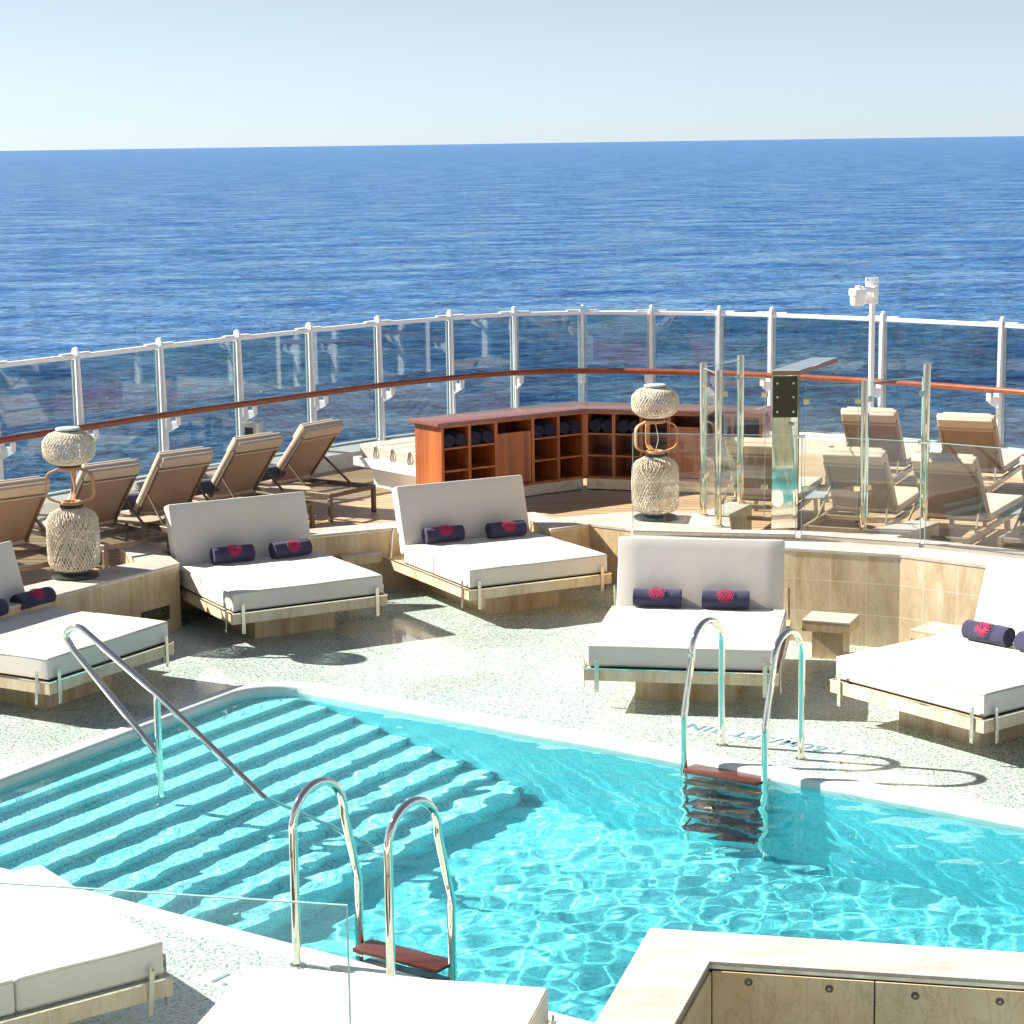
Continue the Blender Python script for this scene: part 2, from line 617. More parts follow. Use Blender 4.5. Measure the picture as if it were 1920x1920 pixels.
        bm.free()
        if smooth:
            for p in me.polygons:
                p.use_smooth = True
            me.set_sharp_from_angle(angle=R(angle))
        if mat:
            for mm in (mat if isinstance(mat, (list, tuple)) else [mat]):
                me.materials.append(MATS[mm])
        ob = bpy.data.objects.new(name, me)
        COL.objects.link(ob)
        if parent is not None:
            ob.parent = parent
        if loc is not None:
            ob.location = loc
        ob.rotation_euler.z = rz
        return ob


def tag(o_, label=None, cat=None, group=None, kind=None):
    if label:
        o_['label'] = label
    if cat:
        o_['category'] = cat
    if group:
        o_['group'] = group
    if kind:
        o_['kind'] = kind
    return o_


def thing(name, label, cat, loc=(0, 0, 0), rz=0.0, group=None):
    e = bpy.data.objects.new(name, None)
    e.empty_display_size = 0.1
    COL.objects.link(e)
    e.location = loc
    e.rotation_euler.z = rz
    return tag(e, label, cat, group)


def copy_tree(o_, parent=None):
    c_ = o_.copy()
    COL.objects.link(c_)
    if parent is not None:
        c_.parent = parent
    for ch in list(o_.children):
        copy_tree(ch, c_)
    return c_


def arc_pts(pts, rad, seg=6):
    """polyline with corners rounded by radius rad"""
    pts = [Vector(p) for p in pts]
    out = [pts[0]]
    for i in range(1, len(pts) - 1):
        a, b_, c_ = pts[i - 1], pts[i], pts[i + 1]
        r_ = rad[i] if isinstance(rad, (list, tuple)) else rad
        d0 = (a - b_).normalized()
        d1_ = (c_ - b_).normalized()
        ang = d0.angle(d1_)
        if ang > math.pi - 0.02 or r_ <= 0:
            out.append(b_)
            continue
        t = min(r_ / math.tan(ang / 2), (a - b_).length * 0.49, (c_ - b_).length * 0.49)
        rr = t * math.tan(ang / 2)
        bis = (d0 + d1_).normalized()
        cen = b_ + bis * (rr / math.sin(ang / 2))
        p0, p1 = b_ + d0 * t - cen, b_ + d1_ * t - cen
        tot = p0.angle(p1)
        for k in range(seg + 1):
            f = k / seg
            q = (p0 * math.sin((1 - f) * tot) + p1 * math.sin(f * tot)) / math.sin(tot)
            out.append(cen + q)
    out.append(pts[-1])
    return out


def catmull(pts, n=8):
    P_ = [Vector(p) for p in pts]
    P_ = [P_[0] * 2 - P_[1]] + P_ + [P_[-1] * 2 - P_[-2]]
    out = []
    for i in range(1, len(P_) - 2):
        for k in range(n):
            t = k / n
            a, b_, c_, d = P_[i - 1], P_[i], P_[i + 1], P_[i + 2]
            out.append(0.5 * ((2 * b_) + (c_ - a) * t + (2 * a - 5 * b_ + 4 * c_ - d) * t * t + (3 * b_ - a - 3 * c_ + d) * t ** 3))
    out.append(P_[-2])
    return out


# ------------------------------------------------------------------ setting
ZD = 0.42       # teak lounger deck
ZL = 0.58       # top of the left and back low wall
ZM = 0.56       # top of the middle wall
ZR = 0.80       # top of the right wall

# sea
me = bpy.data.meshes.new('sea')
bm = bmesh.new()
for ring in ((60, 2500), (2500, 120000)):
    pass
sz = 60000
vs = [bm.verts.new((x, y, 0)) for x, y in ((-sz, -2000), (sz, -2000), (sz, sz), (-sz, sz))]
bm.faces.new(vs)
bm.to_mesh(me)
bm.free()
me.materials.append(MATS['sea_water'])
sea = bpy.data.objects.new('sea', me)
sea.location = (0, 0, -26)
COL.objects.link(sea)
tag(sea, kind='structure')

# pool outline (water edge), counterclockwise
PO = [(-4.07, 12.82), (4.9, 6.57), (7.0, 9.92), (-1.967, 16.51)]


def rounded(poly, rads, seg=10):
    out = []
    n = len(poly)
    for i in range(n):
        a, b_, c_ = Vector((*poly[i - 1], 0)), Vector((*poly[i], 0)), Vector((*poly[(i + 1) % n], 0))
        q = arc_pts([a, b_, c_], [0, rads[i], 0], seg)
        out += q[1:-1]
    return [(p.x, p.y) for p in out]


def offset(poly, d):
    n = len(poly)
    out = []
    for i in range(n):
        a, b_, c_ = Vector(poly[i - 1]), Vector(poly[i]), Vector(poly[(i + 1) % n])
        e1 = (b_ - a).normalized()
        e2 = (c_ - b_).normalized()
        n1 = Vector((e1.y, -e1.x))
        n2 = Vector((e2.y, -e2.x))
        nn = (n1 + n2).normalized()
        k = 1.0 / max(0.3, nn.dot(n1))
        out.append((b_.x + nn.x * d * k, b_.y + nn.y * d * k))
    return out


PI_ = rounded(PO, [0.45, 0.3, 0.3, 0.42])
PC = offset(PI_, 0.14)
WATER_Z = -0.045

# pool deck with the pool cut out
mb = MB()
bm = mb.bm
outer = [(-9, -8.2), (9, -8.2), (9, 20.9), (-7, 20.9)]
ov = [bm.verts.new((x, y, 0)) for x, y in outer]
iv = [bm.verts.new((x, y, 0)) for x, y in PC]
ed = [bm.edges.new((ov[i], ov[(i + 1) % 4])) for i in range(4)] + [bm.edges.new((iv[i], iv[(i + 1) % len(iv)])) for i in range(len(iv))]
bmesh.ops.triangle_fill(bm, use_beauty=True, use_dissolve=False, edges=ed, normal=(0, 0, 1))
for f in bm.faces:
    if f.normal.z < 0:
        f.normal_flip()
deck = mb.build('pool_deck', 'deck_mosaic', smooth=False, recalc=False)
tag(deck, kind='structure')

# coping
mb = MB()
prof = [(0.14, -0.01), (0.136, 0.010), (0.125, 0.018), (0.03, 0.018), (0.010, 0.010), (0.0, -0.005), (0.0, -0.14)]
rings = []
for d_, z_ in prof:
    rings.append([mb.bm.verts.new((x, y, z_)) for x, y in offset(PI_, d_)])
for a, b_ in zip(rings, rings[1:]):
    n = len(a)
    for k in range(n):
        mb.bm.faces.new((a[k], a[(k + 1) % n], b_[(k + 1) % n], b_[k]))
cop = mb.build('pool_coping', 'coping')
tag(cop, kind='structure')
cop.cycles.is_caustics_receiver = True

# basin
mb = MB()
wl = offset(PI_, 0.004)
depth = -1.62
a = [mb.bm.verts.new((x, y, -0.10)) for x, y in wl]
b_ = [mb.bm.verts.new((x, y, depth)) for x, y in wl]
n = len(a)
for k in range(n):
    mb.bm.faces.new((a[k], b_[k], b_[(k + 1) % n], a[(k + 1) % n]))
mb.bm.faces.new(b_)
basin = mb.build('pool_basin', 'pool_mosaic', smooth=False, recalc=False)
tag(basin, kind='structure')
basin.cycles.is_caustics_receiver = True

# steps down into the water along the left end
NS, RUN, RISE = 9, 0.262, 0.14
ang = R(57.5)
su = Vector((math.cos(ang), math.sin(ang), 0))
sv = Vector((su.y, -su.x, 0))
base0 = Vector((-2.02, 16.42, 0))
mb = MB()
for k in range(NS):
    zt = -0.16 - RISE * k
    p0 = base0 + sv * (0.10 + RUN * k)
    p1 = base0 + sv * (0.10 + RUN * (k + 1))
    # the far ends stop at the far pool wall, the near ends at the near pool wall
    def hit(p, line):
        (x0, y0), (x1, y1) = line
        d = Vector((x1 - x0, y1 - y0))
        den = su.x * d.y - su.y * d.x
        t = ((x0 - p.x) * d.y - (y0 - p.y) * d.x) / den
        return p + su * t
    far = ((-1.967, 16.51), (7.0, 9.92))
    near = ((-4.07, 12.82), (4.9, 6.57))
    left = ((-4.07, 12.82), (-1.967, 16.51))
    q1f, q0f = hit(p1, far) - su * 0.004, hit(p0, far) - su * 0.004
    q1n, q0n = hit(p1, near) + su * 0.004, hit(p0, near) + su * 0.004
    zb = zt - RISE - 0.02 if k < NS - 1 else depth
    top_in = base0 - sv * 0.4
    lf, ln = (q0f, q0n)
    v = [mb.bm.verts.new(Vector((p.x, p.y, z))) for p, z in ((ln, zt), (q1n, zt), (q1f, zt), (lf, zt), (q1n, zb), (q1f, zb))]
    mb.bm.faces.new((v[0], v[1], v[2], v[3]))
    mb.bm.faces.new((v[1], v[4], v[5], v[2]))
    if k == 0:
        # landing wedge between first tread and the left wall
        w = [mb.bm.verts.new(Vector((x, y, zt + 0.002))) for x, y in ((-4.06, 12.84), (q0n.x, q0n.y), (q0f.x, q0f.y), (-1.975, 16.49))]
        mb.bm.faces.new(w)
steps = mb.build('pool_steps', 'step_mosaic', smooth=False)
tag(steps, kind='structure')
steps.cycles.is_caustics_receiver = True

# water surface with real ripples
me = bpy.data.meshes.new('pool_water')
bm = bmesh.new()
x0, x1, y0, y1 = -4.2, 7.1, 6.4, 16.6
st = 0.022
nx, ny = int((x1 - x0) / st), int((y1 - y0) / st)


def inside(x, y, poly, _c={}):
    c_ = False
    j = len(poly) - 1
    for i in range(len(poly)):
        xi, yi = poly[i]
        xj, yj = poly[j]
        if (yi > y) != (yj > y) and x < (xj - xi) * (y - yi) / (yj - yi) + xi:
            c_ = not c_
        j = i
    return c_


import numpy as np
gx = x0 + np.arange(nx) * st
gy = y0 + np.arange(ny) * st
X, Y = np.meshgrid(gx, gy, indexing='ij')
H = np.zeros_like(X)
rs = np.random.RandomState(5)
for lam, amp, cnt in ((1.3, 0.0028, 6), (0.62, 0.0021, 10), (0.34, 0.0016, 14), (0.19, 0.00080, 20), (0.11, 0.00026, 18)):
    for k in range(cnt):
        th = rs.uniform(0, 2 * math.pi)
        l_ = lam * rs.uniform(0.75, 1.3)
        ph = rs.uniform(0, 2 * math.pi)
        kx, ky = 2 * math.pi / l_ * math.cos(th), 2 * math.pi / l_ * math.sin(th)
        env = 0.65 + 0.35 * np.sin(X * rs.uniform(0.3, 1.1) + rs.uniform(0, 6)) * np.sin(Y * rs.uniform(0.3, 1.1) + rs.uniform(0, 6))
        H += amp / math.sqrt(cnt) * 1.5 * env * np.sin(kx * X + ky * Y + ph + 0.7 * np.sin(0.9 * X + 0.7 * Y + ph))
# calmer over the shallow steps
dist = (X - base0.x) * sv.x + (Y - base0.y) * sv.y
H *= 0.33 + 0.72 * np.clip((dist - 0.3) / 2.6, 0, 1)
big = offset(PI_, 0.012)
Pn = np.array(big)
ins = np.zeros(X.shape, bool)
j = len(Pn) - 1
for i in range(len(Pn)):
    xi, yi = Pn[i]
    xj, yj = Pn[j]
    if yi != yj:
        cond = ((yi > Y) != (yj > Y)) & (X < (xj - xi) * (Y - yi) / (yj - yi) + xi)
        ins ^= cond
    j = i
# keep a ring of cells around the outline so that the sheet ends inside the pool wall
ring = ins.copy()
ring[1:, :] |= ins[:-1, :]
ring[:-1, :] |= ins[1:, :]
ring[:, 1:] |= ins[:, :-1]
ring[:, :-1] |= ins[:, 1:]
idx = -np.ones(X.shape, int)
idx[ring] = np.arange(ring.sum())
co_ = np.stack([X[ring], Y[ring], WATER_Z + H[ring]], 1)
cell = ring[:-1, :-1] & ring[1:, :-1] & ring[1:, 1:] & ring[:-1, 1:]
fa = np.stack([idx[:-1, :-1][cell], idx[1:, :-1][cell], idx[1:, 1:][cell], idx[:-1, 1:][cell]], 1)
bm.free()
me.vertices.add(len(co_))
me.vertices.foreach_set('co', co_.ravel())
me.loops.add(fa.size)
me.loops.foreach_set('vertex_index', fa.ravel().astype(np.int32))
me.polygons.add(len(fa))
me.polygons.foreach_set('loop_start', (np.arange(len(fa)) * 4).astype(np.int32))
me.polygons.foreach_set('loop_total', np.full(len(fa), 4, np.int32))
me.update(calc_edges=True)
me.polygons.foreach_set('use_smooth', np.ones(len(fa), bool))
me.materials.append(MATS['pool_water'])
water = bpy.data.objects.new('pool_water', me)
COL.objects.link(water)
water.cycles.is_caustics_caster = True
tag(water, kind='structure')

# rail line (feet of the wind screen posts)
RAIL = [(-6.6, 19.2), (-5.95, 20.4), (-5.25, 21.52), (-4.577, 22.427), (-3.856, 23.42), (-3.11, 24.301), (-2.371, 25.185), (-1.612, 26.02), (-0.751, 26.732),
        (0.058, 27.188), (0.934, 27.30), (1.805, 27.10), (2.638, 26.784), (3.258, 26.45), (4.49, 25.593), (5.684, 24.554), (6.75, 23.35), (7.6, 22.1)]
rl = catmull([(x, y, 0) for x, y in RAIL], 6)


def offline(pl, d):
    out = []
    for i, p in enumerate(pl):
        a = pl[max(0, i - 1)]
        b_ = pl[min(len(pl) - 1, i + 1)]
        t = (b_ - a).normalized()
        nn = Vector((t.y, -t.x, 0))           # inboard (right of travel direction)
        out.append(p + nn * d)
    return out


# teak lounger deck
front = [(-6.6, 14.6), (-5.2, 15.4), (-3.87, 17.5), (-3.12, 18.58), (-3.38, 19.25), (-1.8, 19.97), (0.08, 20.8), (0.6, 20.45),
         (1.12, 20.1), (1.12, 18.5), (2.4, 18.0), (3.3, 17.6), (4.0, 17.1), (5.75, 15.6), (8.6, 13.1)]
dk = front + [(p.x, p.y) for p in reversed(offline(rl, 0.05))]
mb = MB()
mb.prism(dk, 0.10, ZD)
ld = mb.build('lounger_deck', 'teak_deck', smooth=False)
tag(ld, kind='structure')

# ship side below the decks
hull = [(-9.1, -12.0), (9.2, -12.0), (9.0, 13.0)] + [(p.x, p.y) for p in reversed(offline(rl, -0.10))]
mb = MB()
mb.prism(hull, -26.5, -1.75)
hb = mb.build('ship_hull', 'white_paint', smooth=False)
tag(hb, kind='structure')

# sill under the wind screen
inn = offline(rl, 0.42)
out_ = offline(rl, -0.12)
mb = MB()
for i in range(len(rl) - 1):
    a0, a1, b0, b1 = inn[i], inn[i + 1], out_[i], out_[i + 1]
    v = [mb.bm.verts.new((p.x, p.y, z)) for p, z in ((a0, ZD - .01), (a1, ZD - .01), (a0, 0.60), (a1, 0.60), (b0, 0.63), (b1, 0.63), (b0, -1.74), (b1, -1.74))]
    mb.bm.faces.new((v[0], v[1], v[3], v[2]))
    mb.bm.faces.new((v[2], v[3], v[5], v[4]))
    mb.bm.faces.new((v[4], v[5], v[7], v[6]))
bmesh.ops.remove_doubles(mb.bm, verts=mb.bm.verts[:], dist=1e-4)
sill = mb.build('deck_sill', 'sill_paint', angle=20)
tag(sill, kind='structure')

# ------------------------------------------------------------------ wind screen
ws = thing('wind_screen', 'long curved wind screen of tinted glass panes between white posts at the deck edge', 'railing', (0, 26, 0.6))


def wbuild(mb, name, mat, **k):
    o_ = mb.build(name, mat, parent=ws, **k)
    o_.location = (0, -26, -0.6)
    return o_


for i, (x, y) in enumerate(RAIL):
    a = Vector(RAIL[max(0, i - 1)])
    b_ = Vector(RAIL[min(len(RAIL) - 1, i + 1)])
    t = (b_ - a).normalized()
    nn = Vector((t.y, -t.x))
    rot = math.atan2(nn.y, nn.x)
    M = Matrix.Translation((x, y, 0)) @ Matrix.Rotation(rot, 4, 'Z')    # local x = inboard
    mb = MB()
    t_ = bmesh.new()
    # tapered fin profile in local xz, rounded head
    prof = [(-0.045, 0.60), (0.095, 0.60), (0.08, 1.2), (0.055, 2.02), (0.052, 2.10), (0.035, 2.135), (0.005, 2.145), (-0.025, 2.13), (-0.04, 2.08)]
    for s_ in (-0.024, 0.024):
        pass
    va = [t_.verts.new((px, -0.015, pz)) for px, pz in prof]
    vb = [t_.verts.new((px, 0.015, pz)) for px, pz in prof]
    t_.faces.new(va)
    t_.faces.new(vb[::-1])
    for k in range(len(prof)):
        t_.faces.new((va[k], vb[k], vb[(k + 1) % len(prof)], va[(k + 1) % len(prof)]))
    mb.merge(t_, M)
    post = wbuild(mb, 'post', 'white_paint', angle=30)
    mb = MB()
    mb.box(0.10, 0.26, -0.012, 0.012, 1.19, 1.235, 0.004, 1, M)
    mb.box(0.25, 0.275, -0.03, 0.03, 1.19, 1.29, 0.004, 1, M)
    mb.box(0.09, 0.11, -0.035, 0.035, 1.15, 1.29, 0.004, 1, M)
    tmp = bmesh.new()
    pr = [(0.10, 1.10), (0.26, 1.17), (0.26, 1.20), (0.10, 1.20)]
    va = [tmp.verts.new((px, -0.01, pz)) for px, pz in pr]
    vb = [tmp.verts.new((px, 0.01, pz)) for px, pz in pr]
    tmp.faces.new(va)
    tmp.faces.new(vb[::-1])
    for k in range(4):
        tmp.faces.new((va[k], vb[k], vb[(k + 1) % 4], va[(k + 1) % 4]))
    mb.merge(tmp, M)
    wbuild(mb, 'bracket', 'white_paint')
for i in range(len(RAIL) - 1):
    a = Vector((*RAIL[i], 0))
    b_ = Vector((*RAIL[i + 1], 0))
    t = (b_ - a).normalized()
    nn = Vector((t.y, -t.x, 0))
    mb = MB()
    mb.bar(a + t * 0.026 + Vector((0, 0, 2.045)), b_ - t * 0.026 + Vector((0, 0, 2.045)), 0.06, 0.045, bev=0.006)
    mb.bar(a + t * 0.026 + Vector((0, 0, 2.078)), a + t * 0.2 + Vector((0, 0, 2.078)), 0.05, 0.012)
    mb.bar(b_ - t * 0.2 + Vector((0, 0, 2.078)), b_ - t * 0.026 + Vector((0, 0, 2.078)), 0.05, 0.012)
    wbuild(mb, 'top_rail', 'white_paint')
    mb = MB()
    a2, b2 = a + t * 0.06 - nn * 0.0, b_ - t * 0.06 - nn * 0.0
    mb.bar(a2 + Vector((0, 0, 1.32)), b2 + Vector((0, 0, 1.32)), 0.012, 1.39)
    wbuild(mb, 'glass_pane', 'tinted_glass', smooth=False)
    mb = MB()
    for q in (a + t * 0.04, b_ - t * 0.04):
        mb.bar(q + Vector((0, 0, 0.64)), q + Vector((0, 0, 2.015)), 0.02, 0.03, up=t)
    mb.bar(a + t * 0.05 + Vector((0, 0, 0.634)), b_ - t * 0.05 + Vector((0, 0, 0.634)), 0.05, 0.012)
    wbuild(mb, 'pane_gasket', 'lamp_top')
hr = catmull([(x, y, 0) for x, y in [(p.x, p.y) for p in offline([Vector((*q, 0)) for q in RAIL], 0.26)]], 6)
mb = MB()
hp = [(p.x, p.y, 1.325) for p in hr]
mb.tube(hp, 0.036, 12)
wbuild(mb, 'handrail', 'handrail_wood')

# camera mast beside the wind screen
cm = thing('camera_mast', 'white pole carrying a security camera in front of the glass wind screen', 'security camera', (4.30, 25.28, ZD))
mb = MB()
mb.lathe([(0.035, 0.0), (0.035, 1.9)], 20)
mb.lathe([(0.07, 0.0), (0.07, 0.015)], 20)
mb.build('pole', 'white_paint', cm)
mb = MB()
mb.box(-0.095, 0.06, -0.055, -0.042, 1.84, 2.15, 0.004, 1)
mb.box(-0.03, 0.045, -0.042, -0.02, 1.84, 2.13, 0.004, 1)
mb.box(-0.01, 0.04, -0.12, -0.055, 1.92, 2.06, 0.006, 1)
mb.build('mounting_plate', 'white_paint', cm)
for bx, bz in ((-0.07, 1.87), (0.035, 1.87), (-0.07, 2.12), (0.035, 2.12)):
    mb = MB()
    mb.box(bx - .006, bx + .006, -0.062, -0.054, bz - .006, bz + .006)
    mb.build('bolt', 'brushed_steel', cm)
mb = MB()
mb.bar((0.0, -0.11, 2.0), (-0.16, -0.16, 2.03), 0.05, 0.06, bev=0.01)
mb.build('arm', 'white_paint', cm)
mb = MB()
mb.lathe([(0.085, 2.03), (0.10, 2.028), (0.105, 2.0), (0.105, 1.955), (0.09, 1.95), (0.088, 1.86), (0.075, 1.835), (0.03, 1.825)], 28, (-0.20, -0.16, 0))
mb.lathe([(0.035, 2.03), (0.032, 2.06), (0.02, 2.065)], 16, (-0.20, -0.16, 0))
mb.build('camera_housing', 'white_paint', cm)

# control box fixed to the inside of a post
cb = thing('control_box', 'steel box with a black screen standing at the foot of a wind screen post', 'control box', (-2.93, 24.0, 0.60), R(-28))
mb = MB()
mb.box(-0.10, 0.10, -0.07, 0.07, 0, 0.52, 0.008, 2)
mb.build('casing', 'brushed_steel', cb)
mb = MB()
mb.box(-0.055, 0.055, -0.078, -0.0705, 0.26, 0.47, 0.002, 1)
mb.build('screen', 'black_rubber', cb)

# ------------------------------------------------------------------ stone walls


def stone_wall(name, label, poly, top, loc, slab=0.022, body='travertine'):
    th = thing(name, label, 'wall', loc)
    off = Vector((-loc[0], -loc[1], -loc[2]))
    mb = MB()
    mb.prism(poly, 0.0, top - slab - 0.006)
    b0 = mb.build('wall_body', body, th, smooth=False)
    b0.location = off
    mb = MB()
    mb.prism(offset(poly, -0.002), top - slab - 0.006, top - slab)
    t0 = mb.build('metal_trim', 'brushed_steel', th, smooth=False)
    t0.location = off
    mb = MB()
    mb.prism(offset(poly, 0.006), top - slab, top)
    s0 = mb.build('top_slab', 'stone_top', th, smooth=False)
    s0.location = off
    return th, off


LM = [(-5.0, 15.3), (-3.76, 17.24), (-2.95, 18.5), (-3.22, 19.17), (-1.13, 20.12), (-0.02, 20.62), (-0.15, 20.98), (-1.14, 20.44), (-1.85, 20.15), (-3.17, 19.54),
      (-3.63, 19.35), (-3.33, 18.62), (-3.52, 18.37), (-3.97, 17.78), (-5.35, 15.8)]
wl_, offL = stone_wall('stone_wall', 'low zigzag travertine wall on the left with a vent grille, carrying the left woven lantern', LM, ZL, (-3.3, 18.4, 0), body='travertine_warm')
# vent grille on its front face
dirw = Vector((-2.95 + 3.76, 18.5 - 17.24, 0)).normalized()
nrm = Vector((dirw.y, -dirw.x, 0))
ctr = Vector((-2.95, 18.5, 0)) - dirw * 0.33 + Vector((0, 0, 0.17))
M = Matrix((dirw, Vector((0, 0, 1)), nrm)).transposed().to_4x4()
M.translation = ctr
mb = MB()
mb.box(-0.18, 0.18, -0.062, 0.062, 0.0, 0.010, 0.003, 1, M)
gr = mb.build('vent_grille', 'dark_metal', wl_, smooth=False)
gr.location = offL
mb = MB()
for k in range(15):
    mb.box(-0.16 + k * 0.0225, -0.152 + k * 0.0225, -0.052, 0.052, 0.010, 0.018, 0, 1, M)
g2 = mb.build('grille_bars', 'brushed_steel', wl_, smooth=False)
g2.location = offL

RM = [(0.37, 20.03), (0.75, 20.28), (1.13, 19.96), (1.60, 19.40), (1.95, 19.95), (1.98, 20.9), (1.2, 20.94), (0.42, 20.61), (0.22, 20.99), (0.05, 20.9), (0.27, 20.2)]
wm_, offM = stone_wall('stone_wall', 'lower middle stone wall carrying the right woven lantern', RM, ZM, (1.2, 19.9, 0), body='travertine_warm')
RW = [(1.03, 18.26), (2.32, 17.66), (3.2, 17.29), (3.85, 16.75), (5.6, 15.35), (5.9, 15.9), (4.3, 17.34), (3.68, 17.82), (2.72, 18.42), (1.07, 18.68)]
wr_, offR = stone_wall('stone_wall', 'tall travertine wall on the right below the clear glass barrier', RW, ZR, (2.4, 18.0, 0))
for k_, sp in enumerate(([(1.55, 18.62), (1.93, 18.565), (1.99, 19.33), (2.27, 19.9), (2.08, 20.02), (1.66, 19.3)], [(2.95, 18.30), (3.30, 18.08), (3.82, 18.78), (3.62, 18.88)])):
    stone_wall('stone_kerb', ('short stone kerb under the back post left of the shower column', 'short stone kerb under the rightmost screen post')[k_], sp, ZR, (sp[0][0], sp[0][1], 0))

# ------------------------------------------------------------------ clear glass barrier on the right wall
gb = thing('glass_barrier', 'knee high barrier of clear frameless glass standing on the right stone wall', 'glass barrier', (2.5, 18.4, ZR))
for (ax, ay), (bx, by) in (((1.06, 18.38), (2.44, 18.08)), ((2.49, 18.06), (3.42, 17.60)), ((3.46, 17.575), (5.5, 15.98))):
    a, b_ = Vector((ax, ay, 0)), Vector((bx, by, 0))
    mb = MB()
    mb.bar(a + Vector((0, 0, 0.462)), b_ + Vector((0, 0, 0.462)), 0.012, 0.86)
    p = mb.build('glass_pane', 'clear_glass', gb, smooth=False)
    p.location = (-2.5, -18.4, 0)
    mb = MB()
    t = (b_ - a).normalized()
    mb.bar(a + Vector((0, 0, 0.8945)), b_ + Vector((0, 0, 0.8945)), 0.0125, 0.005)
    mb.bar(a - t * 0.003 + Vector((0, 0, 0.036)), a - t * 0.003 + Vector((0, 0, 0.892)), 0.0125, 0.005, up=t)
    mb.bar(b_ + t * 0.003 + Vector((0, 0, 0.036)), b_ + t * 0.003 + Vector((0, 0, 0.892)), 0.0125, 0.005, up=t)
    p = mb.build('glass_edge', 'glass_edge', gb, smooth=False)
    p.location = (-2.5, -18.4, 0)
    mb = MB()
    mb.bar(a + Vector((0, 0, 0.016)), b_ + Vector((0, 0, 0.016)), 0.045, 0.032)
    p = mb.build('base_channel', 'brushed_steel', gb, smooth=False)
    p.location = (-2.5, -18.4, 0)
for cx, cy in ((2.465, 18.07), (3.44, 17.588)):
    mb = MB()
    mb.box(cx - 0.05, cx + 0.05, cy - 0.02, cy + 0.02, 0.875, 0.902, 0.003, 1)
    p = mb.build('clip', 'chrome', gb)
    p.location = (-2.5, -18.4, 0)

# ------------------------------------------------------------------ shower screens
PH = 1.50


def screen(label, posts, panes, loc):
    th = thing('shower_screen', label, 'glass screen', loc)
    for (x, y, zb, ztop) in posts:
        zb -= loc[2]
        mb = MB()
        mb.lathe([(0.032, zb + 0.004), (0.032, ztop - 0.004), (0.030, ztop)], 24, (x - loc[0], y - loc[1], 0))
        po = mb.build('post', 'warm_chrome', th)
        mb = MB()
        mb.lathe([(0.048, zb), (0.048, zb + 0.012), (0.036, zb + 0.016)], 24, (x - loc[0], y - loc[1], 0))
        mb.build('foot_collar', 'chrome', po)
    for (ax, ay), (bx, by), z0, z1 in panes:
        a, b_ = Vector((ax - loc[0], ay - loc[1], 0)), Vector((bx - loc[0], by - loc[1], 0))
        t = (b_ - a).normalized()
        a2, b2 = a + t * 0.05, b_ - t * 0.05
        mb = MB()
        mb.bar(a2 + Vector((0, 0, (z0 + z1) / 2)), b2 + Vector((0, 0, (z0 + z1) / 2)), 0.010, z1 - z0)
        pn = mb.build('glass_pane', 'clear_glass', th, smooth=False)
        mb = MB()
        mb.bar(a2 + Vector((0, 0, z1 + 0.002)), b2 + Vector((0, 0, z1 + 0.002)), 0.0105, 0.004)
        for q in (a2, b2):
            mb.bar(q + Vector((0, 0, z0)), q + Vector((0, 0, z1)), 0.0105, 0.004, up=t)
        mb.build('pane_edge', 'glass_edge', pn, smooth=False)
        for zc in (z0 + 0.22 * (z1 - z0), z0 + 0.88 * (z1 - z0)):
            for q in (a, b_):
                s = 1 if q is a else -1
                mb = MB()
                mb.bar(q + t * s * 0.028 + Vector((0, 0, zc)), q + t * s * 0.085 + Vector((0, 0, zc)), 0.026, 0.045, bev=0.003)
                mb.build('clamp', 'warm_chrome', th)
    return th


P1, P2, P3, P4, P5 = (1.755, 19.29), (1.835, 18.70), (2.165, 19.94), (3.09, 18.50), (3.71, 18.90)
STL, STR = (2.28, 18.56), (2.53, 18.55)
screen('clear glass screen on three tall polished posts left of the mirror polished shower column', [(*P1, ZR, 1.405), (*P2, ZR, 1.40), (*P3, ZR, 1.405)],
       [(P1, P3, 0.10, 1.36), (P2, P1, 0.10, 1.36), (P2, STL, 0.10, 1.34)], (1.9, 18.9, ZR))
screen('clear glass screen on two tall polished posts right of the mirror polished shower column', [(*P4, ZD, 1.31), (*P5, ZR, 1.405)],
       [(STR, P4, 0.10, 1.27), (P4, P5, 0.10, 1.29)], (3.3, 18.4, ZR))

sc_ = thing('shower_column', 'mirror polished shower column with a teak rain arm jutting from its top', 'shower', (2.405, 18.57, ZD), R(-4))
mb = MB()
# slightly rippled mirror front
t_ = bmesh.new()
nz_ = 48
g_ = []
for i in range(nz_ + 1):
    row = []
    for j in range(9):
        x = -0.112 + 0.224 * j / 8
        z = 0.004 + 1.741 * i / nz_
        y = -0.045 + 0.0035 * math.sin(z * 5.2 + 0.5) + 0.0018 * math.sin(x * 30 + z * 3)
        row.append(t_.verts.new((x, y, z)))
    g_.append(row)
for i in range(nz_):
    for j in range(8):
        t_.faces.new((g_[i][j], g_[i][j + 1], g_[i + 1][j + 1], g_[i + 1][j]))
mb.merge(t_)
mb.box(-0.112, 0.112, -0.038, 0.045, 0.004, 1.745)
mb.build('column', 'chrome', sc_, angle=50)
mb = MB()
mb.box(-0.108, 0.108, -0.0535, -0.049, 1.375, 1.737, 0.001, 1)
pl = mb.build('access_plate', 'plate_metal', sc_)
for bx in (-0.07, 0.07):
    for bz in (1.425, 1.555, 1.675):
        mb = MB()
        mb.box(bx - .008, bx + .008, -0.058, -0.053, bz - .008, bz + .008, 0.003, 1)
        mb.build('screw', 'white_paint', pl)
mb = MB()
mb.box(0.1125, 0.122, -0.04, 0.043, 0.004, 1.745)
mb.build('side_panel', 'teak_edge', sc_)
mb = MB()
d_ = Vector((0.36, 0.93, 0)).normalized()
s_ = Vector((1, 0, 0))
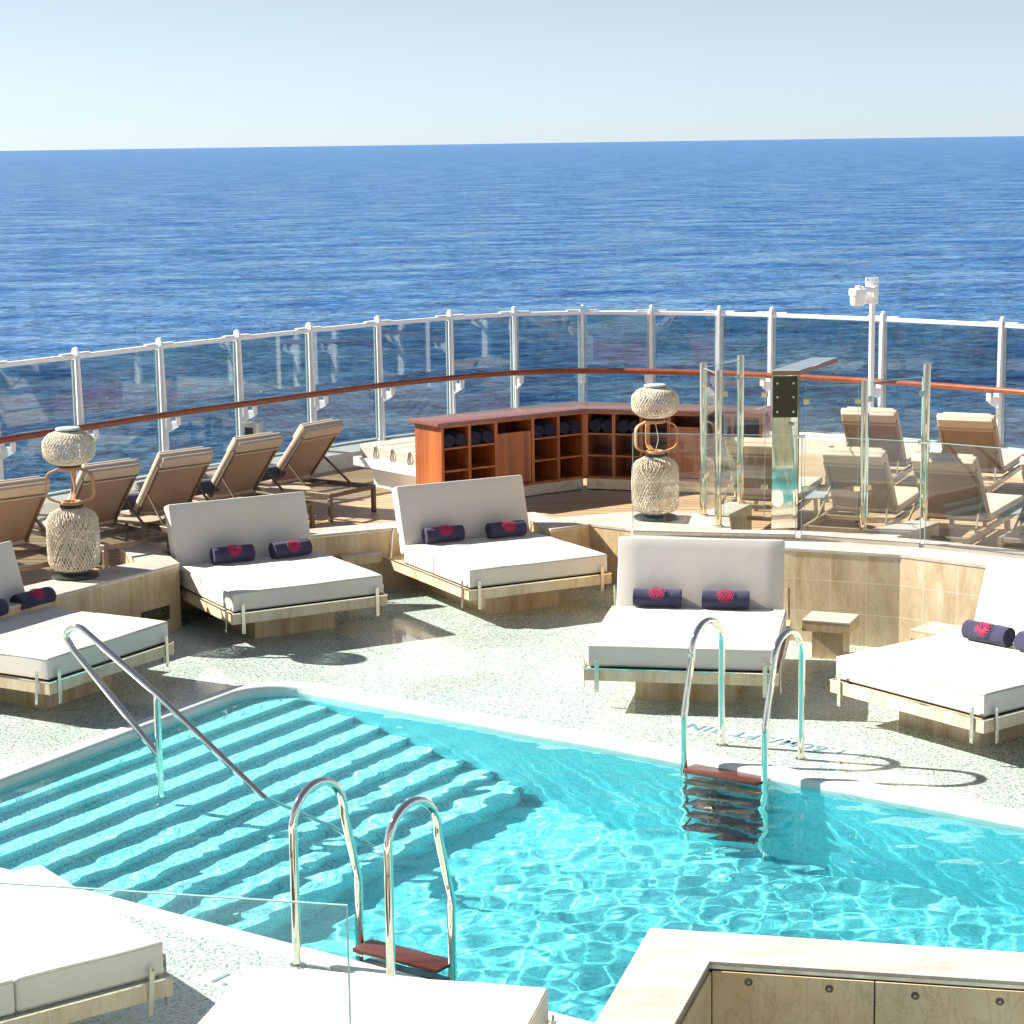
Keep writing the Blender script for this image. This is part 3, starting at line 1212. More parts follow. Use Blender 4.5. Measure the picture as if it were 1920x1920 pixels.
prof = [(-0.115, -0.06), (0.125, -0.06), (0.125 + d_.x * 1.15, -0.06 + d_.y * 1.15), (-0.115 + d_.x * 1.15, -0.06 + d_.y * 1.15)]
mb.prism(prof, 1.747, 1.785)
arm = mb.build('rain_arm', 'teak_edge', sc_, smooth=False)
mb = MB()
mb.prism(offset(prof, 0.002), 1.7855, 1.792)
mb.build('arm_cover', 'chrome', arm, smooth=False)

# ------------------------------------------------------------------ woven lanterns


def lantern_profile(t, kind):
    if kind == 'low':
        pts = [(0.0, 0.10, 0.055), (0.10, 0.19, 0.085), (0.18, 0.215, 0.13), (0.5, 0.222, 0.34), (0.82, 0.215, 0.50), (0.9, 0.19, 0.55), (1.0, 0.095, 0.60)]
    else:
        pts = [(0.0, 0.095, 0.975), (0.22, 0.165, 1.00), (0.36, 0.212, 1.045), (0.5, 0.222, 1.115), (0.64, 0.216, 1.18), (0.80, 0.17, 1.235), (1.0, 0.095, 1.26)]
    for (a, r0, z0), (b2, r1, z1) in zip(pts, pts[1:]):
        if t <= b2:
            f = (t - a) / (b2 - a)
            return r0 + (r1 - r0) * f, z0 + (z1 - z0) * f
    return pts[-1][1], pts[-1][2]


def basket(kind, twist, cnt, offs, r=0.0032, rscale=1.0):
    mb = MB()
    steps_ = 22
    rnd = random.Random(3 if kind == 'low' else 4)
    for sgn in (1, -1):
        for k in range(cnt):
            a0 = 2 * math.pi * (k + rnd.uniform(-0.12, 0.12)) / cnt + offs
            tw = twist * rnd.uniform(0.95, 1.05)
            pts = []
            for i in range(steps_ + 1):
                t = i / steps_
                rr, zz = lantern_profile(t, kind)
                rr = (rr + 0.003 * math.sin(i * 3.1 + k * sgn)) * rscale
                a = a0 + sgn * tw * t
                pts.append((rr * math.cos(a), rr * math.sin(a), zz))
            mb.tube(pts, r, 4, cap=False)
    return mb


lp = thing('floor_lantern', 'woven rope lantern standing on the left stone wall end', 'lantern', (-3.76, 17.97, ZL), 0, 'woven rope lanterns')
mb = MB()
mb.lathe([(0.195, 0.0), (0.205, 0.008), (0.205, 0.022), (0.195, 0.028), (0.10, 0.03), (0.10, 0.058)], 48)
mb.build('base', 'dark_metal', lp)
lowb = basket('low', 1.5, 46, 0, 0.0042).build('lower_basket', 'rope', lp)
basket('low', 1.1, 12, 0.4, 0.0030, 0.93).build('liner', 'rope_pale', lowb)
mb = MB()
mb.lathe([(0.085, 0.60), (0.098, 0.603), (0.098, 0.622), (0.085, 0.626)], 40)
mb.build('ring', 'black_rubber', lp)
mb = MB()
for rr, zz in ((0.075, 0.642), (0.085, 0.94)):
    pts = [(rr * math.cos(2 * math.pi * k / 32), rr * math.sin(2 * math.pi * k / 32), zz) for k in range(32)]
    mb.tube(pts, 0.018, 8, closed=True)
mb.build('wooden_ring', 'lamp_wood', lp)
for k in range(3):
    a = R(90) + k * R(120) if k else R(100)
    a = [R(95), R(-12), R(192)][k]
    ex = Vector((math.cos(a), math.sin(a), 0))
    ey = Vector((-ex.y, ex.x, 0))
    path = arc_pts([ex * 0.085 + Vector((0, 0, 0.645)), ex * 0.205 + Vector((0, 0, 0.69)), ex * 0.205 + Vector((0, 0, 0.895)), ex * 0.09 + Vector((0, 0, 0.94))], [0, 0.07, 0.07, 0], 5)
    mb = MB()
    for wv in (0,):
        # flat bent strip
        rings = []
        for i, p in enumerate(path):
            d = (path[min(i + 1, len(path) - 1)] - path[max(i - 1, 0)]).normalized()
            nrm_ = d.cross(ey).normalized()
            rings.append([mb.bm.verts.new(p + ey * sx * 0.021 + nrm_ * sz_ * 0.008) for sx, sz_ in ((-1, -1), (1, -1), (1, 1), (-1, 1))])
        for q0, q1 in zip(rings, rings[1:]):
            for j in range(4):
                mb.bm.faces.new((q0[j], q0[(j + 1) % 4], q1[(j + 1) % 4], q1[j]))
        mb.bm.faces.new(rings[0])
        mb.bm.faces.new(rings[-1][::-1])
    mb.build('wooden_strut', 'lamp_wood', lp)
mb = MB()
mb.tube(catmull([(0.0, 0, 0.94), (0.012, 0, 0.87), (0.03, 0, 0.78), (0.02, 0, 0.72), (0.0, 0, 0.64)], 5), 0.0028, 6)
mb.build('cable', 'white_paint', lp)
mb = MB()
mb.lathe([(0.08, 0.952), (0.095, 0.955), (0.095, 0.974), (0.08, 0.978)], 40)
mb.build('ring', 'black_rubber', lp)
upb = basket('high', 1.25, 46, 0, 0.0042).build('upper_basket', 'rope', lp)
basket('high', 1.0, 12, 0.3, 0.0030, 0.93).build('liner', 'rope_pale', upb)
mb = MB()
mb.lathe([(0.085, 1.252), (0.092, 1.256), (0.092, 1.268), (0.085, 1.27)], 40)
mb.build('ring', 'black_rubber', lp)
mb = MB()
mb.lathe([(0.100, 1.27), (0.105, 1.274), (0.105, 1.286), (0.098, 1.291)], 40)
mb.build('cap', 'lamp_top', lp)
lp2 = copy_tree(lp)
lp2.location = (1.40, 20.52, ZM)
lp2.rotation_euler.z = R(12)
lp2.scale = (1.03, 1.03, 1.02)
tag(lp2, 'woven rope lantern standing in front of the wooden towel cabinet, beside the glass screen')

# ------------------------------------------------------------------ double day beds
W_, LF = 1.40, 0.74


def make_bed():
    r_ = thing('day_bed', 'x', 'day bed', (0, 0, 0), 0, 'double day beds around the pool')
    mb = MB()
    mb.box(0.32, 1.08, 0.33, 1.75, 0.0, 0.228)
    mb.build('pedestal', 'travertine_warm', r_, smooth=False)
    mb = MB()
    mb.box(-0.025, W_ + 0.025, -0.03, 1.80, 0.230, 0.318, 0.003, 1)
    sl_ = mb.build('platform', 'travertine_pale', r_)
    mb = MB()
    mb.box(-0.027, W_ + 0.027, -0.032, -0.024, 0.3185, 0.3265)
    mb.box(-0.027, -0.019, -0.024, 1.80, 0.3185, 0.3265)
    mb.box(W_ + 0.019, W_ + 0.027, -0.024, 1.80, 0.3185, 0.3265)
    mb.build('edge_trim', 'chrome', sl_, smooth=False)
    mb = MB()
    mb.box(0.02, W_ - 0.02, 0.02, 1.42, 0.319, 0.334)  # black sheet painting the shade in the gap under the cushions
    mb.build('shadow_gap', 'gap', r_, smooth=False)
    mb = MB()
    mb.cushion(0, W_, 0.0, LF, 0.334, 0.497, 0.012, 0.004)
    fc_ = mb.build('foot_cushion', 'cushion_fabric', r_, angle=60)
    for zz in (0.488, 0.344):
        mb = MB()
        mb.tube(arc_pts([(0.7, -0.001, zz), (-0.001, -0.001, zz), (-0.001, LF + 0.0, zz), (W_ + 0.001, LF, zz), (W_ + 0.001, -0.001, zz), (0.69, -0.001, zz)], 0.016, 3), 0.0032, 6)
        mb.build('piping', 'piping', fc_)
    mb = MB()
    mb.cushion(0, W_, LF + 0.009, 1.385, 0.334, 0.495, 0.012, 0.004)
    sc2_ = mb.build('seat_cushion', 'cushion_fabric', r_, angle=60)
    mb = MB()
    mb.tube(arc_pts([(0.7, LF + 0.003, 0.485), (-0.001, LF + 0.003, 0.485), (-0.001, 1.40, 0.485), (W_ + 0.001, 1.40, 0.485), (W_ + 0.001, LF + 0.003, 0.485), (0.69, LF + 0.003, 0.485)], 0.016, 3), 0.0032, 6)
    mb.build('piping', 'piping', sc2_)
    mb = MB()
    M = Matrix.Translation((0, 1.425, 0.415)) @ Matrix.Rotation(R(-17.5 + 90), 4, 'X')
    # local: x width, y up the slope, z = towards the foot side
    mb.cushion(0.03, W_ - 0.03, 0.0, 0.635, -0.13, 0.0, 0.014, 0.005, 8, M=Matrix.Translation((0, 1.40, 0.42)) @ Matrix.Rotation(R(90 - 17), 4, 'X'))
    bk_ = mb.build('backrest', 'cushion_fabric', r_, angle=60)
    for x in (-0.01, W_ + 0.01):
        mb = MB()
        mb.bar((x, 1.72, 0.335), (x, 1.60, 0.62), 0.012, 0.03)
        mb.bar((x, 1.66, 0.335), (x, 1.60, 0.62), 0.012, 0.02)
        mb.build('back_strut', 'brushed_steel', r_)
    for x, y, ax in ((0.075, -0.036, 0), (W_ - 0.075, -0.036, 0), (-0.031, 0.10, 1), (W_ + 0.031, 0.10, 1)):
        mb = MB()
        if ax == 0:
            mb.box(x - 0.017, x + 0.017, y - 0.005, y, 0.145, 0.405, 0.002, 1)
        else:
            sg = -1 if x < 0 else 1
            mb.bar((x + sg * 0.003, y, 0.145), (x + sg * 0.003, y - 0.02, 0.40), 0.005, 0.026, up=(0, 1, 0))
        st_ = mb.build('strap', 'brushed_steel', r_)
        mb = MB()
        if ax == 0:
            mb.box(x - 0.007, x + 0.007, y - 0.010, y - 0.005, 0.380, 0.394, 0.002, 1)
            mb.box(x - 0.007, x + 0.007, y - 0.010, y - 0.005, 0.156, 0.170, 0.002, 1)
        else:
            mb.box(x + sg * 0.003, x + sg * 0.009, y - 0.027, y - 0.013, 0.380, 0.394)
            mb.box(x + sg * 0.003, x + sg * 0.009, y - 0.007, y + 0.007, 0.156, 0.170)
        mb.build('stud', 'chrome', st_)
    return r_


BEDS = [
    ((0.546, 15.52, 0), -10.5, 'white double day bed directly behind the far pool ladder'),
    ((-0.38, 18.40, 0), 27.5, 'white double day bed in front of the wooden towel cabinet'),
    ((-2.36, 17.57, 0), 29.0, 'white double day bed with the shadow of the left lantern across its corner'),
    ((2.33, 15.05, 0), -53.5, 'white double day bed cut by the right edge, with a socket in its stone pedestal'),
    ((-3.44, 15.32, 0), 60.0, 'white double day bed cut by the left edge, behind the slanting pool handrail'),
    ((-1.68, 9.605, 0), 126.0, 'white double day bed in the bottom left corner, close to the camera'),
    ((0.132, 8.983, 0), 167.0, 'white double day bed at the bottom edge in front of the near pool ladder'),
]
bed0 = make_bed()
beds = []
for i, (loc, a, lab) in enumerate(BEDS):
    bo = bed0 if i == 0 else copy_tree(bed0)
    bo.location = loc
    bo.rotation_euler.z = R(a)
    bo['label'] = lab
    beds.append(bo)
# the bed at the bottom edge has its head part folded down flat
for ch in beds[6].children:
    if ch.name.startswith('backrest'):
        ch.matrix_local = Matrix.Translation((0, 1.425, 0.42)) @ Matrix.Rotation(R(-71), 4, 'X') @ Matrix.Translation((0, -1.425, -0.42)) @ Matrix.Translation((0, 0, 0.0))
        ch.location.z += 0.065
# socket in the right bed's pedestal (on its left hand face)
mb = MB()
mb.box(0.312, 0.319, 0.62, 0.70, 0.07, 0.15, 0.002, 1)
sk = mb.build('socket', 'brushed_steel', beds[3])
mb = MB()
mb.tube([(0.3115, 0.66 + 0.02 * math.cos(t * math.pi / 8), 0.11 + 0.02 * math.sin(t * math.pi / 8)) for t in range(16)], 0.003, 5, closed=True)
mb.build('socket_ring', 'black_rubber', sk)
# slots in the left bed's pedestal
mb = MB()
for k in range(12):
    mb.box(0.3185, 0.3195, 0.45 + k * 0.05, 0.485 + k * 0.05, 0.12, 0.145)
mb.build('vent_slots', 'gap', beds[4], smooth=False)


# ------------------------------------------------------------------ towels
def roll_mesh(length=0.37, rad=0.072, turns=4.2, seed=1, th=0.011):
    mb = MB()
    n = int(turns * 22)
    nl = 12
    r_in = 0.010
    ins_, outs_ = [], []
    rnd = random.Random(seed)
    ph = rnd.uniform(0, 9)
    for i in range(n + 1):
        f = i / n
        a = f * turns * 2 * math.pi - math.pi / 2 - turns * 2 * math.pi + 0.5
        rr = r_in + (rad - r_in) * f
        ri, ro = [], []
        for j in range(nl + 1):
            x = -length / 2 + length * j / nl
            wob = 1 + 0.045 * noise.noise(Vector((x * 7 + ph, math.cos(a) * 1.3, math.sin(a) * 1.3 + ph)))
            edge = 0.004 * noise.noise(Vector((f * 14, ph, 0)))
            xx = x + (edge if j == 0 else 0) - (edge if j == nl else 0)
            fl_ = 1.08 if True else 1
            def P_(r__):
                yy = r__ * wob * math.cos(a) * 1.06
                zz = r__ * wob * math.sin(a) * 0.97
                return (xx, yy, zz)
            end = 1.0 if 0 < j < nl else 0.88
            ri.append(mb.bm.verts.new(P_(rr - th * 0.92 * end)))
            ro.append(mb.bm.verts.new(P_(rr * 1.0 - (0 if end == 1 else 0.0015))))
        ins_.append(ri)
        outs_.append(ro)
    for i in range(n):
        for j in range(nl):
            mb.bm.faces.new((outs_[i][j], outs_[i + 1][j], outs_[i + 1][j + 1], outs_[i][j + 1]))
            mb.bm.faces.new((ins_[i][j], ins_[i][j + 1], ins_[i + 1][j + 1], ins_[i + 1][j]))
        for j in (0, nl):
            mb.bm.faces.new((outs_[i][j], ins_[i][j], ins_[i + 1][j], outs_[i + 1][j]))
    for i in (0, n):
        for j in range(nl):
            mb.bm.faces.new((outs_[i][j], outs_[i][j + 1], ins_[i][j + 1], ins_[i][j]))
    return mb


def emblem_mesh(rad=0.0835, R0=0.058, ctr=42):
    """round floral lattice of thread wrapped on the roll, facing up and forward"""
    mb = MB()
    def onto(u, v):
        a = math.pi - R(ctr) + v / rad          # angle around the roll, -y side is the front
        rr = rad * 1.012
        return Vector((u, rr * math.cos(a) * 1.06, rr * math.sin(a) * 0.97 + 0.0))
    for ringr, petr, cnt in ((0.0, 0.010, 1), (0.019, 0.012, 7), (0.035, 0.013, 11), (0.050, 0.014, 14)):
        for k in range(cnt):
            th = 2 * math.pi * (k + 0.5 * (cnt % 3)) / cnt
            cx, cy = ringr * math.cos(th), ringr * math.sin(th)
            pts = []
            for j in range(10):
                t = 2 * math.pi * j / 10
                u = cx + petr * math.cos(t) * (1.0 + 0.35 * math.cos(t - th))
                v = cy + petr * math.sin(t) * (1.0 + 0.35 * math.cos(t - th))
                pts.append(onto(u, v))
            mb.tube(pts, 0.0020, 4, closed=True)
    return mb


rollA = roll_mesh(0.38, 0.081, 4.2, 1, 0.013).build('rolled_towel', 'towel_fabric', angle=70)
rollB = roll_mesh(0.37, 0.083, 4.0, 5, 0.013).build('rolled_towel', 'towel_fabric', angle=70)
embM = emblem_mesh().build('emblem', 'thread', rollA)
protos = [rollA, rollB]
TW = [  # x, y, rz, label  (on the day beds)
    (1.16, 16.80, -10, 'navy rolled towel with emblem, left one on the bed behind the far ladder'),
    (1.70, 16.70, -10, 'navy rolled towel with emblem, right one on the bed behind the far ladder'),
    (-0.65, 19.76, 24, 'navy rolled towel with emblem, left one on the bed before the cabinet'),
    (-0.06, 19.98, 26, 'navy rolled towel with emblem, right one on the bed before the cabinet'),
    (-2.53, 18.92, 27, 'navy rolled towel with emblem, left one on the bed with the lantern shadow'),
    (-2.03, 19.15, 33, 'navy rolled towel with emblem, right one on the bed with the lantern shadow'),
    (-3.93, 17.08, 58, 'navy rolled towel with emblem on the left edge bed, fully in view'),
    (-4.21, 16.63, 60, 'navy rolled towel on the left edge bed, almost cut off'),
    (3.51, 15.38, -50, 'navy rolled towel with emblem on the right edge bed, fully in view'),
    (3.80, 14.98, -55, 'navy rolled towel on the right edge bed, cut off by the edge'),
]
first = True
for i, (x, y, rz, lab) in enumerate(TW):
    src = rollA
    t_ = rollA if i == 0 else copy_tree(rollA)
    if i % 2:
        t_.data = rollB.data
    t_.location = (x, y, 0.500 + 0.078)
    t_.rotation_euler = (R([-4, 6, 0, 9, 3, 12, -6, 0, 4, 0][i]), 0, R(rz))
    tag(t_, lab, 'towel', 'rolled towels on the day beds')

# ------------------------------------------------------------------ stone stools


def stool(label, x, y, rz, h):
    th = thing('stone_stool', label, 'side table', (x, y, 0), R(rz))
    mb = MB()
    mb.box(-0.13, 0.13, -0.10, 0.13, 0, h - 0.097)
    mb.build('pedestal', 'travertine_warm', th, smooth=False)
    mb = MB()
    mb.box(-0.20, 0.20, -0.17, 0.17, h - 0.095, h - 0.018, 0.002, 1)
    mb.build('top', 'travertine_warm', th)
    mb = MB()
    mb.box(-0.202, 0.202, -0.172, 0.172, h - 0.018, h, 0.003, 1)
    mb.build('top_slab', 'stone_top', th)
    return th


stool('square stone side table against the tall right wall, behind the far ladder', 2.60, 17.08, -22, 0.33)
stool('square stone side table between the two day beds in front of the back wall', -1.50, 20.02, 24, 0.37)
stool('stone side table mostly hidden behind the right edge bed', 3.42, 16.55, -42, 0.34)

# ------------------------------------------------------------------ towel cabinet
tc = thing('towel_cabinet', 'angled mahogany towel cabinet with open cubbies at the back of the deck', 'cabinet', (0.8, 22.9, ZD))
OFF = Vector((-0.8, -22.9, -ZD))
TOPZ = 1.325
TOWELS = []


def run(A, B, ends, cols, endpanel):
    A, B = Vector((*A, 0)), Vector((*B, 0))
    d = (B - A).normalized()
    L = (B - A).length
    nb = Vector((-d.y, d.x, 0))      # towards the back
    M = Matrix((d, nb, Vector((0, 0, 1)))).transposed().to_4x4()
    M.translation = A
    z0, z1 = 0.55, TOPZ - 0.034
    D = 0.50
    mb = MB()
    mb.box(0, L, D - 0.02, D, z0, z1, 0, 1, M)                # back
    mb.box(0, L, 0.0, D - 0.02, z0, z0 + 0.03, 0, 1, M)       # bottom
    mb.box(0, L, 0.0, D - 0.02, z1 - 0.025, z1, 0, 1, M)      # under top
    x = 0
    stile = 0.035
    tot = sum(c[1] for c in cols)
    k = (L - stile * (len(cols) + 1)) / tot
    xs = []
    for c_ in cols:
        mb.box(x, x + stile, -0.003, D - 0.02, z0 + 0.03, z1 - 0.025, 0, 1, M)
        xs.append((x + stile, x + stile + c_[1] * k, c_[0]))
        x += stile + c_[1] * k
    mb.box(x, x + stile, -0.003, D - 0.02, z0 + 0.03, z1 - 0.025, 0, 1, M)
    o_ = mb.build('carcass', 'mahogany', tc, smooth=False)
    o_.location = OFF
    for (xa, xb, kind) in xs:
        if kind == 'door':
            mb = MB()
            mb.box(xa + 0.004, xb - 0.004, 0.004, 0.022, z0 + 0.04, 1.145, 0.002, 1, M)
            o_ = mb.build('door', 'mahogany', tc)
            o_.location = OFF
            mb = MB()
            mb.box(xa + 0.004, xb - 0.004, 0.024, 0.10, 1.10, 1.142, 0, 1, M)
            o2 = mb.build('slot_lining', 'gap', o_)
        else:
            for zz in (0.815, 1.055):
                mb = MB()
                mb.box(xa, xb, 0.004, D - 0.022, zz - 0.02, zz, 0.001, 1, M)
                o_ = mb.build('shelf', 'mahogany', tc, smooth=False)
                o_.location = OFF
            if kind == 'towels':
                w = xb - xa
                for f in (0.25, 0.75):
                    p = M @ Vector((xa + w * f, 0.20, 1.055 + 0.073))
                    TOWELS.append((p, math.atan2(d.y, d.x)))
    mb = MB()
    mb.box(0.012, L - 0.005, 0.03, 0.05, ZD + 0.012, 0.548, 0, 1, M)
    o_ = mb.build('kick_plate', 'brushed_steel', tc, smooth=False)
    o_.location = OFF
    mb = MB()
    mb.box(0.012, L - 0.012, 0.05, D, ZD, 0.548, 0, 1, M)
    o_ = mb.build('plinth', 'gap', tc, smooth=False)
    o_.location = OFF


run((-0.73, 22.08), (0.81, 23.17), None, [('towels', 1), ('towels', 1), ('door', 1.45), ('towels', 1), ('towels', 1)], True)
run((0.81, 23.17), (2.69, 22.60), None, [('towels', 1), ('towels', 1), ('open', 1), ('door', 1.3), ('open', 1), ('towels', 1)], True)
mb = MB()
mb.prism([(-0.76, 22.03), (0.812, 23.14), (2.74, 22.55), (2.92, 23.12), (0.72, 23.80), (-1.10, 22.50)], TOPZ - 0.033, TOPZ, 0.003)
o_ = mb.build('top', 'mahogany_top', tc)
o_.location = OFF
cab_labels = ['lefthand', 'righthand']
names = ['first', 'second', 'third', 'fourth', 'fifth', 'sixth', 'seventh']
for i, (p, a) in enumerate(TOWELS):
    t_ = copy_tree(rollB)
    t_.location = p
    t_.rotation_euler = (R(random.uniform(-30, 30)), 0, a + R(90))
    t_.scale = (1.0, 0.80, 0.86)
    tag(t_, 'navy towel roll, %s one in the %s towel cubby from the left of the cabinet' % (('left', 'right')[i % 2], names[i // 2]), 'towel', 'rolled towels in the cabinet')
rollB.location = (-2.33, 21.80, 0.80)

# ------------------------------------------------------------------ white bench with beige cushions
bd = Vector((0.632, -0.775, 0)).normalized()
bn = Vector((-bd.y, bd.x, 0))
M = Matrix((bd, bn, Vector((0, 0, 1)))).transposed().to_4x4()
bench = thing('cushioned_bench', 'white built-in bench topped with beige cushions, left of the wooden cabinet', 'bench', (-1.77, 23.62, ZD), math.atan2(bd.y, bd.x))
mb = MB()
mb.box(0.0, 1.35, 0.0, 1.45, 0.245, 0.345, 0.006, 2)
mb.build('seat_slab', 'white_paint', bench)
mb = MB()
mb.box(0.16, 1.35, 0.16, 1.4, 0.0, 0.243, 0.004, 1)
mb.build('base', 'white_paint', bench)
for k in range(4):
    mb = MB()
    x0_ = 0.07 + k * 0.315
    mb.cushion(x0_, x0_ + 0.30, 0.05, 1.40, 0.346, 0.49, 0.012, 0.006, 4)
    mb.build('cushion', 'bench_fabric', bench, angle=60)
for k in range(3):
    mb = MB()
    xx = 0.07 + k * 0.315 + 0.307
    mb.tube([(xx, 0.035, 0.49), (xx + 0.01, 0.02, 0.44), (xx - 0.01, 0.025, 0.39), (xx + 0.006, 0.02, 0.352)], 0.006, 5)
    mb.build('tie_cord', 'dark_metal', bench)

# ------------------------------------------------------------------ sun loungers


def make_lounger(cush):
    r_ = thing('sun_lounger', 'x', 'sun lounger', (0, 0, 0), 0, 'sun loungers')
    fm = 'bronze_metal' if cush == 'lounger_cushion' else 'bronze_pale'
    h = 0.285
    mb = MB()
    for s in (-1, 1):
        mb.box(s * 0.345 - 0.02, s * 0.345 + 0.02, -0.02, 1.98, h - 0.05, h, 0.003, 1)
    for y in (0.0, 0.62, 1.3, 1.96):
        mb.box(-0.325, 0.325, y - 0.018, y + 0.018, h - 0.045, h - 0.005, 0.003, 1)
    mb.build('frame', fm, r_)
    for s in (-1, 1):
        for y in (0.0, 1.86):
            mb = MB()
            mb.box(s * 0.345 - 0.021, s * 0.345 + 0.021, y - 0.021, y + 0.021, 0.012, h - 0.051, 0.003, 1)
            lg = mb.build('leg', fm, r_)
            mb = MB()
            mb.box(s * 0.345 - 0.018, s * 0.345 + 0.018, y - 0.018, y + 0.018, 0, 0.012)
            mb.build('foot_pad', 'black_rubber', lg)
    # seat
    mb = MB()
    mb.cushion(-0.32, 0.32, 0.80, 2.0, h + 0.012, h + 0.075, 0.018, 0.008, 6)
    mb.build('seat_cushion', cush, r_, angle=60)
    mb = MB()
    mb.box(-0.31, 0.31, 0.80, 1.95, h + 0.001, h + 0.010)
    mb.build('seat_sling', 'sling_fabric', r_, smooth=False)
    # back: bottom (0,.80,.30) to top (0,.30,.90)
    b0_, b1_ = Vector((0, 0.83, 0.30)), Vector((0, 0.335, 0.90))
    sd = (b1_ - b0_).normalized()
    nb_ = Vector((0, sd.z, -sd.y))      # towards the seat side
    if nb_.y < 0:
        nb_ = -nb_
    M = Matrix((Vector((1, 0, 0)), sd, Vector((1, 0, 0)).cross(sd))).transposed().to_4x4()
    M.translation = b0_
    L = (b1_ - b0_).length
    zs = 1 if (M.to_3x3() @ Vector((0, 0, 1))).y > 0 else -1
    def Z(a, b2):
        return (min(a * zs, b2 * zs), max(a * zs, b2 * zs))
    mb = MB()
    for s in (-1, 1):
        z_ = Z(-0.012, 0.018)
        mb.box(s * 0.283 - 0.014, s * 0.283 + 0.014, 0, L - 0.10, z_[0], z_[1], 0.004, 1, M)
    z_ = Z(-0.012, 0.012)
    mb.box(-0.27, 0.27, L - 0.135, L - 0.105, z_[0], z_[1], 0.004, 1, M)
    mb.build('back_frame', fm, r_)
    # sagging sling
    mb = MB()
    ny_, nx_ = 10, 8
    grid = []
    for i in range(ny_ + 1):
        row = []
        for j in range(nx_ + 1):
            u, v = j / nx_, i / ny_
            sag = 0.02 * math.sin(math.pi * u) * (0.4 + 0.6 * math.sin(math.pi * v))
            row.append(mb.bm.verts.new(M @ Vector((-0.27 + 0.54 * u, 0.01 + (L - 0.17) * v, zs * (0.005 - sag)))))
        grid.append(row)
    for i in range(ny_):
        for j in range(nx_):
            mb.bm.faces.new((grid[i][j], grid[i][j + 1], grid[i + 1][j + 1], grid[i + 1][j]))
    mb.build('back_sling', 'sling_fabric', r_)
    mb = MB()
    z_ = Z(0.02, 0.085)
    mb.cushion(-0.305, 0.305, 0.0, L + 0.01, z_[0], z_[1], 0.02, 0.006, 6, M)
    mb.build('back_cushion', cush, r_, angle=60)
    # cushion flap folded over the top of the back, and head pillow on the front
    mb = MB()
    z_ = Z(-0.022, 0.024)
    mb.cushion(-0.285, 0.285, L - 0.10, L + 0.012, z_[0], z_[1], 0.010, 0.003, 4, M)
    mb.build('head_flap', cush, r_, angle=60)
    mb = MB()
    z_ = Z(-0.016, -0.008)
    mb.box(-0.285, 0.285, L - 0.150, L - 0.132, z_[0], z_[1], 0.002, 1, M)
    mb.build('flap_strap', cush, r_)
    mb = MB()
    z_ = Z(0.085, 0.135)
    mb.cushion(-0.26, 0.26, L - 0.22, L - 0.02, z_[0], z_[1], 0.022, 0.010, 4, M)
    mb.build('head_pillow', cush, r_, angle=60)
    for s in (-1, 1):
        mb = MB()
        top = M @ Vector((s * 0.283, L * 0.42, -0.014 * zs))
        mb.bar(top, (s * 0.325, 0.30, h), 0.014, 0.022)
        mb.build('prop', fm, r_)
    return r_


loA = make_lounger('lounger_cushion')
loB = make_lounger('lounger_cushion_pale')
# (top of the back, left and right corner, measured), heading of the seat from the head end
LEFT = [
    ((-2.058, 21.68), (-1.72, 22.07), 54, 'tan sun lounger nearest the white bench, its bare frame end towards us'),
    ((-2.629, 20.74), (-2.27, 21.09), 47, 'tan sun lounger in front of the steel control box, beside the right round table'),
    ((-3.22, 19.80), (-2.84, 20.06), 42, 'tan sun lounger between the two round tables on the left deck'),
    ((-3.77, 19.06), (-3.43, 19.36), 43, 'tan sun lounger right behind the left woven lantern'),
    ((-4.40, 18.05), (-4.05, 18.40), 42, 'tan sun lounger at the left edge, left of the left woven lantern'),
]
for i, (a, b_, ang_, lab) in enumerate(LEFT):
    t_ = loA if i == 0 else copy_tree(loA)
    mid = (Vector((*a, 0)) + Vector((*b_, 0))) / 2
    e_ = Vector((math.cos(R(ang_)), math.sin(R(ang_)), 0))      # lateral direction
    n_ = Vector((-e_.y, e_.x, 0))                                # towards the foot
    t_.location = mid - n_ * 0.30 + Vector((0, 0, ZD))
    t_.rotation_euler.z = R(ang_)
    tag(t_, lab, 'sun lounger', 'tan sun loungers on the left deck')
RIGHT = [
    ((3.51, 22.40), (4.0, 22.20), -23, 'pale sun lounger in the back row right of the camera mast foot'),
    ((4.43, 21.85), (4.88, 21.62), -25, 'pale sun lounger in the back row at the right edge'),
    ((2.067, 20.17), (2.55, 20.02), -20, 'pale sun lounger seen through the glass left of the shower column'),
    ((2.883, 19.50), (3.37, 19.28), -24, 'pale sun lounger in the front row right of the shower column'),
    ((3.637, 19.05), (4.08, 18.80), -28, 'pale sun lounger in the front row behind the rightmost screen post'),
    ((4.55, 18.75), (4.98, 18.48), -30, 'pale sun lounger cut by the right edge beside the round table'),
]
for i, (a, b_, ang_, lab) in enumerate(RIGHT):
    t_ = loB if i == 0 else copy_tree(loB)
    mid = (Vector((*a, 0)) + Vector((*b_, 0))) / 2
    e_ = Vector((math.cos(R(ang_)), math.sin(R(ang_)), 0))
    n_ = Vector((-e_.y, e_.x, 0))
    t_.location = mid - n_ * 0.30 + Vector((0, 0, ZD))
    t_.rotation_euler.z = R(ang_)
    tag(t_, lab, 'sun lounger', 'pale sun loungers on the right deck')
